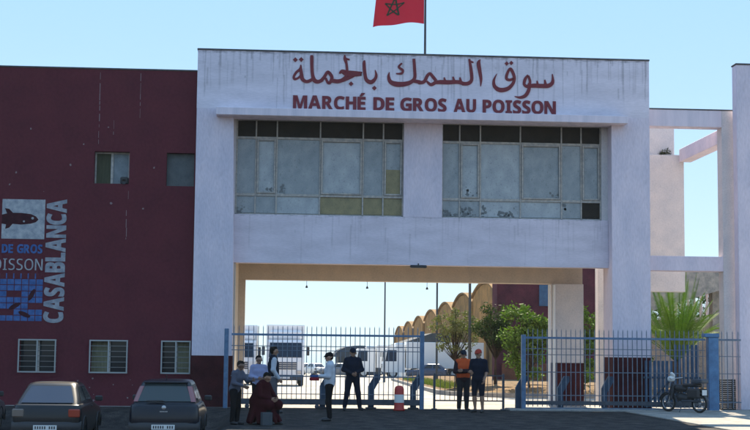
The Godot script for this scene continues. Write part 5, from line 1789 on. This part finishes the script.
# ------------------------------------------------------------------ people
func people() -> void:
	var navy := cloth(0.012, 0.016, 0.03)
	var black := cloth(0.012, 0.012, 0.014)
	var white := cloth(0.55, 0.57, 0.62)
	person("person in a dark waistcoat over white sleeves standing side-on before the gate", Vector3(-0.12, 0, -39.5), PI * 0.55, 1.84,
		{"el": Vector3(0.23, 1.14, -0.04), "wl": Vector3(0.22, 0.92, 0.10), "er": Vector3(-0.23, 1.14, -0.04), "wr": Vector3(-0.22, 0.92, 0.12), "al": Vector3(0.10, 0.08, -0.08), "fl": Vector3(0.11, 0.035, 0.09), "kl": Vector3(0.10, 0.49, -0.02), "ar": Vector3(-0.10, 0.08, 0.04), "fr": Vector3(-0.11, 0.035, 0.21)},
		{"shirt": white, "vest": navy, "trousers": cloth(0.13, 0.125, 0.14)})
	person("person in a pale blue shirt standing behind the seated red-robed person", Vector3(-0.50, 0, -37.6), 0.3, 1.60,
		{"wl": Vector3(0.10, 1.12, 0.26), "wr": Vector3(-0.10, 1.10, 0.26), "el": Vector3(0.25, 1.14, 0.02), "er": Vector3(-0.25, 1.14, 0.02), "face": Vector3(0.2, -0.3, 1)},
		{"shirt": cloth(0.30, 0.31, 0.46), "trousers": black, "skin": mat(col(0.22, 0.12, 0.08), 0.6)})
	person("person with dark hair and grey patterned top standing left of the seated one", Vector3(-0.98, 0, -33.3), 1.0, 1.52,
		{"pelvis": Vector3(0, 0.94, -0.03), "chest": Vector3(0, 1.26, 0.06), "neck": Vector3(0, 1.44, 0.10), "head": Vector3(0, 1.58, 0.16), "sl": Vector3(0.18, 1.38, 0.07), "sr": Vector3(-0.18, 1.38, 0.07), "el": Vector3(0.22, 1.16, 0.24), "wl": Vector3(0.12, 1.20, 0.46), "er": Vector3(-0.24, 1.12, 0.10), "wr": Vector3(-0.14, 1.05, 0.32), "face": Vector3(0, -0.3, 1)},
		{"shirt": cloth(0.10, 0.105, 0.14), "trousers": black, "skin": mat(col(0.16, 0.09, 0.06), 0.6)})
	person("person in a white jacket and dark cap holding papers before the gate", Vector3(1.30, 0, -35.3), -PI * 0.52, 1.70,
		{"el": Vector3(0.22, 1.14, 0.02), "wl": Vector3(0.10, 1.15, 0.27), "er": Vector3(-0.22, 1.14, 0.02), "wr": Vector3(-0.10, 1.12, 0.27), "face": Vector3(0, -0.25, 1)},
		{"shirt": white, "vest": white, "trousers": black, "cap": black, "hand_dir": Vector3(0, 0.1, 1), "curl": 0.7})
	var bk := thing("folder", "small red and blue folder held by the person in the white jacket", "folder", Vector3(1.30 - 0.37, 1.10, -35.28), 0.2)
	obj("cover", boxm(Vector3(-0.11, -0.10, -0.12), Vector3(0.09, -0.02, 0.12), 0.01), cloth(0.30, 0.03, 0.04), bk)
	obj("sheet", boxm(Vector3(-0.10, -0.018, -0.11), Vector3(0.08, 0.04, 0.11), 0.008), cloth(0.05, 0.10, 0.25), bk)
	person("person in dark navy uniform standing with legs apart behind the white jacket", Vector3(2.22, 0, -41.7), 0.15, 1.82,
		{"el": Vector3(0.27, 1.15, 0.0), "wl": Vector3(0.07, 1.06, 0.20), "er": Vector3(-0.27, 1.15, 0.0), "wr": Vector3(-0.07, 1.04, 0.20), "kl": Vector3(0.16, 0.49, 0.02), "kr": Vector3(-0.16, 0.49, 0.02), "al": Vector3(0.22, 0.08, -0.02), "ar": Vector3(-0.22, 0.08, -0.02), "fl": Vector3(0.26, 0.035, 0.14), "fr": Vector3(-0.26, 0.035, 0.14)},
		{"shirt": navy, "vest": navy, "trousers": navy, "cap": navy})
	person("person in an orange safety vest and dark cap with folded arms", Vector3(5.52, 0, -41.7), 0.1, 1.80,
		{"el": Vector3(0.26, 1.14, 0.06), "wl": Vector3(-0.06, 1.17, 0.20), "er": Vector3(-0.26, 1.14, 0.06), "wr": Vector3(0.06, 1.14, 0.22), "al": Vector3(0.10, 0.08, 0.0), "kl": Vector3(0.10, 0.49, 0.03)},
		{"shirt": cloth(0.035, 0.02, 0.025), "vest": cloth(0.62, 0.10, 0.03), "trousers": cloth(0.03, 0.028, 0.032), "cap": cloth(0.02, 0.025, 0.04)})
	person("person in a navy shirt, dark shorts and red cap beside the orange vest", Vector3(5.86, 0, -40.9), -0.5, 1.83,
		{"wl": Vector3(0.22, 0.92, 0.10), "wr": Vector3(-0.12, 1.12, 0.26), "er": Vector3(-0.25, 1.13, 0.0), "face": Vector3(-0.2, -0.1, 1), "ar": Vector3(-0.10, 0.08, -0.02)},
		{"shirt": navy, "trousers": cloth(0.015, 0.018, 0.03), "legs": "short", "sleeve": "short", "cap": cloth(0.40, 0.06, 0.04)})
	# seated person wrapped in a dark red robe
	var p := person("person wrapped in a wide dark red robe seated low beside the gate", Vector3(-0.40, 0, -33.6), 0.9, 1.66,
		{"pelvis": Vector3(0, 0.50, -0.05), "chest": Vector3(0, 0.84, 0.08), "neck": Vector3(0, 1.02, 0.14), "head": Vector3(0, 1.15, 0.21), "sl": Vector3(0.18, 0.96, 0.10), "sr": Vector3(-0.18, 0.96, 0.10), "hl": Vector3(0.10, 0.48, 0), "hr": Vector3(-0.10, 0.48, 0), "kl": Vector3(0.17, 0.50, 0.42), "kr": Vector3(-0.17, 0.50, 0.42), "al": Vector3(0.15, 0.08, 0.38), "ar": Vector3(-0.15, 0.08, 0.38), "fl": Vector3(0.17, 0.035, 0.55), "fr": Vector3(-0.17, 0.035, 0.55),
		"el": Vector3(0.27, 0.72, 0.20), "er": Vector3(-0.27, 0.72, 0.20), "wl": Vector3(0.12, 0.66, 0.42), "wr": Vector3(-0.12, 0.64, 0.42), "face": Vector3(0, -0.5, 1)},
		{"shirt": cloth(0.045, 0.007, 0.010), "trousers": black})
	var s := mb()
	var rb := [[Vector3(0, 0.90, 0.10), Vector3(0, 0.55, -0.02), 0.16, 0.24], [Vector3(0.10, 0.50, 0.0), Vector3(0.16, 0.46, 0.40), 0.19, 0.13], [Vector3(-0.10, 0.50, 0.0), Vector3(-0.16, 0.46, 0.40), 0.19, 0.13]]
	for k in 15:
		var a := TAU * k / 15.0
		rb.append([Vector3(sin(a) * 0.10, 0.70, cos(a) * 0.08 + 0.04), Vector3(sin(a) * (0.34 + 0.05 * (k % 3)), 0.07, 0.12 + cos(a) * (0.34 + 0.04 * (k % 2))), 0.10, 0.055])
	nets(s, rb, 0.024, 0.06)
	obj("robe", s, cloth(0.045, 0.007, 0.010), p)
	var st := thing("stool", "low wooden stool under the person in the red robe", "stool", Vector3(-0.40, 0, -33.6), 0.9)
	s = mb()
	box(s, Vector3(-0.16, 0.30, -0.2), Vector3(0.16, 0.35, 0.12), 0.01)
	obj("seat", s, M.bark, st)
	for x in [-0.13, 0.13]:
		for zz in [-0.17, 0.09]:
			obj("leg", boxm(Vector3(x - 0.018, 0, zz - 0.018), Vector3(x + 0.018, 0.30, zz + 0.018)), M.bark, st)
	var bx := thing("carton", "small pale carton on the ground at the feet of the red-robed person", "box", Vector3(-0.24, 0, -33.0), 0.3)
	obj("box", boxm(Vector3(-0.12, 0, -0.09), Vector3(0.12, 0.30, 0.09), 0.01), cloth(0.09, 0.10, 0.11), bx)

# ------------------------------------------------------------------ scene
func _ready() -> void:
	# camera
	var cam := Camera3D.new()
	cam.name = "camera"
	cam.position = Vector3(0, 1.75, 0)
	cam.rotation = Vector3(deg_to_rad(5.551), deg_to_rad(-3.884), 0.011)
	cam.fov = 17.46
	cam.near = 0.1
	cam.far = 9000.0
	add_child(cam)
	cam.current = true
	# sky, exposure
	var env := Environment.new()
	env.background_mode = Environment.BG_SKY
	var sm := ProceduralSkyMaterial.new()
	sm.sky_top_color = col(0.142, 0.258, 0.43)
	sm.sky_horizon_color = col(0.335, 0.42, 0.44)
	sm.sky_curve = 0.095
	sm.ground_horizon_color = col(0.30, 0.32, 0.32)
	sm.ground_bottom_color = col(0.10, 0.10, 0.10)
	sm.sun_angle_max = 0.0
	var sky := Sky.new()
	sky.sky_material = sm
	env.sky = sky
	env.tonemap_mode = Environment.TONE_MAPPER_LINEAR
	env.tonemap_exposure = 2.75
	env.sdfgi_enabled = true
	env.ssao_enabled = true
	env.ssil_enabled = true
	env.fog_enabled = true
	env.fog_density = 0.00015
	env.fog_light_color = Color(0.86, 0.93, 0.96)
	var we := WorldEnvironment.new()
	we.name = "world_environment"
	we.environment = env
	add_child(we)
	# sun: behind the gate, a little to the right, 42 degrees up
	var sun := DirectionalLight3D.new()
	sun.name = "sun"
	var el := deg_to_rad(42.4)
	var az := deg_to_rad(9.0)
	var toward := Vector3(sin(az) * cos(el), sin(el), -cos(az) * cos(el))
	add_child(sun)
	sun.look_at_from_position(toward * 100.0, Vector3.ZERO, Vector3.UP)
	sun.light_energy = 1.6
	sun.light_color = Color(1.0, 0.94, 0.84)
	sun.light_angular_distance = 0.5
	sun.shadow_enabled = true

	var bf := SystemFont.new()
	bf.font_names = PackedStringArray(["Droid Sans"])
	bf.font_weight = 700
	bold = FontVariation.new()
	bold.base_font = bf
	bold.variation_embolden = 0.55
	heavy = FontVariation.new()
	heavy.base_font = bf
	heavy.variation_embolden = 0.8
	plain = SystemFont.new()
	plain.font_names = PackedStringArray(["Droid Sans"])
	materials()
	print("materials")
	terrain()
	gate_building()
	office()
	side_frame()
	print("buildings")
	yard()
	fences()
	flag()
	print("yard")
	vehicles()
	print("vehicles")
	people()
	print("people")
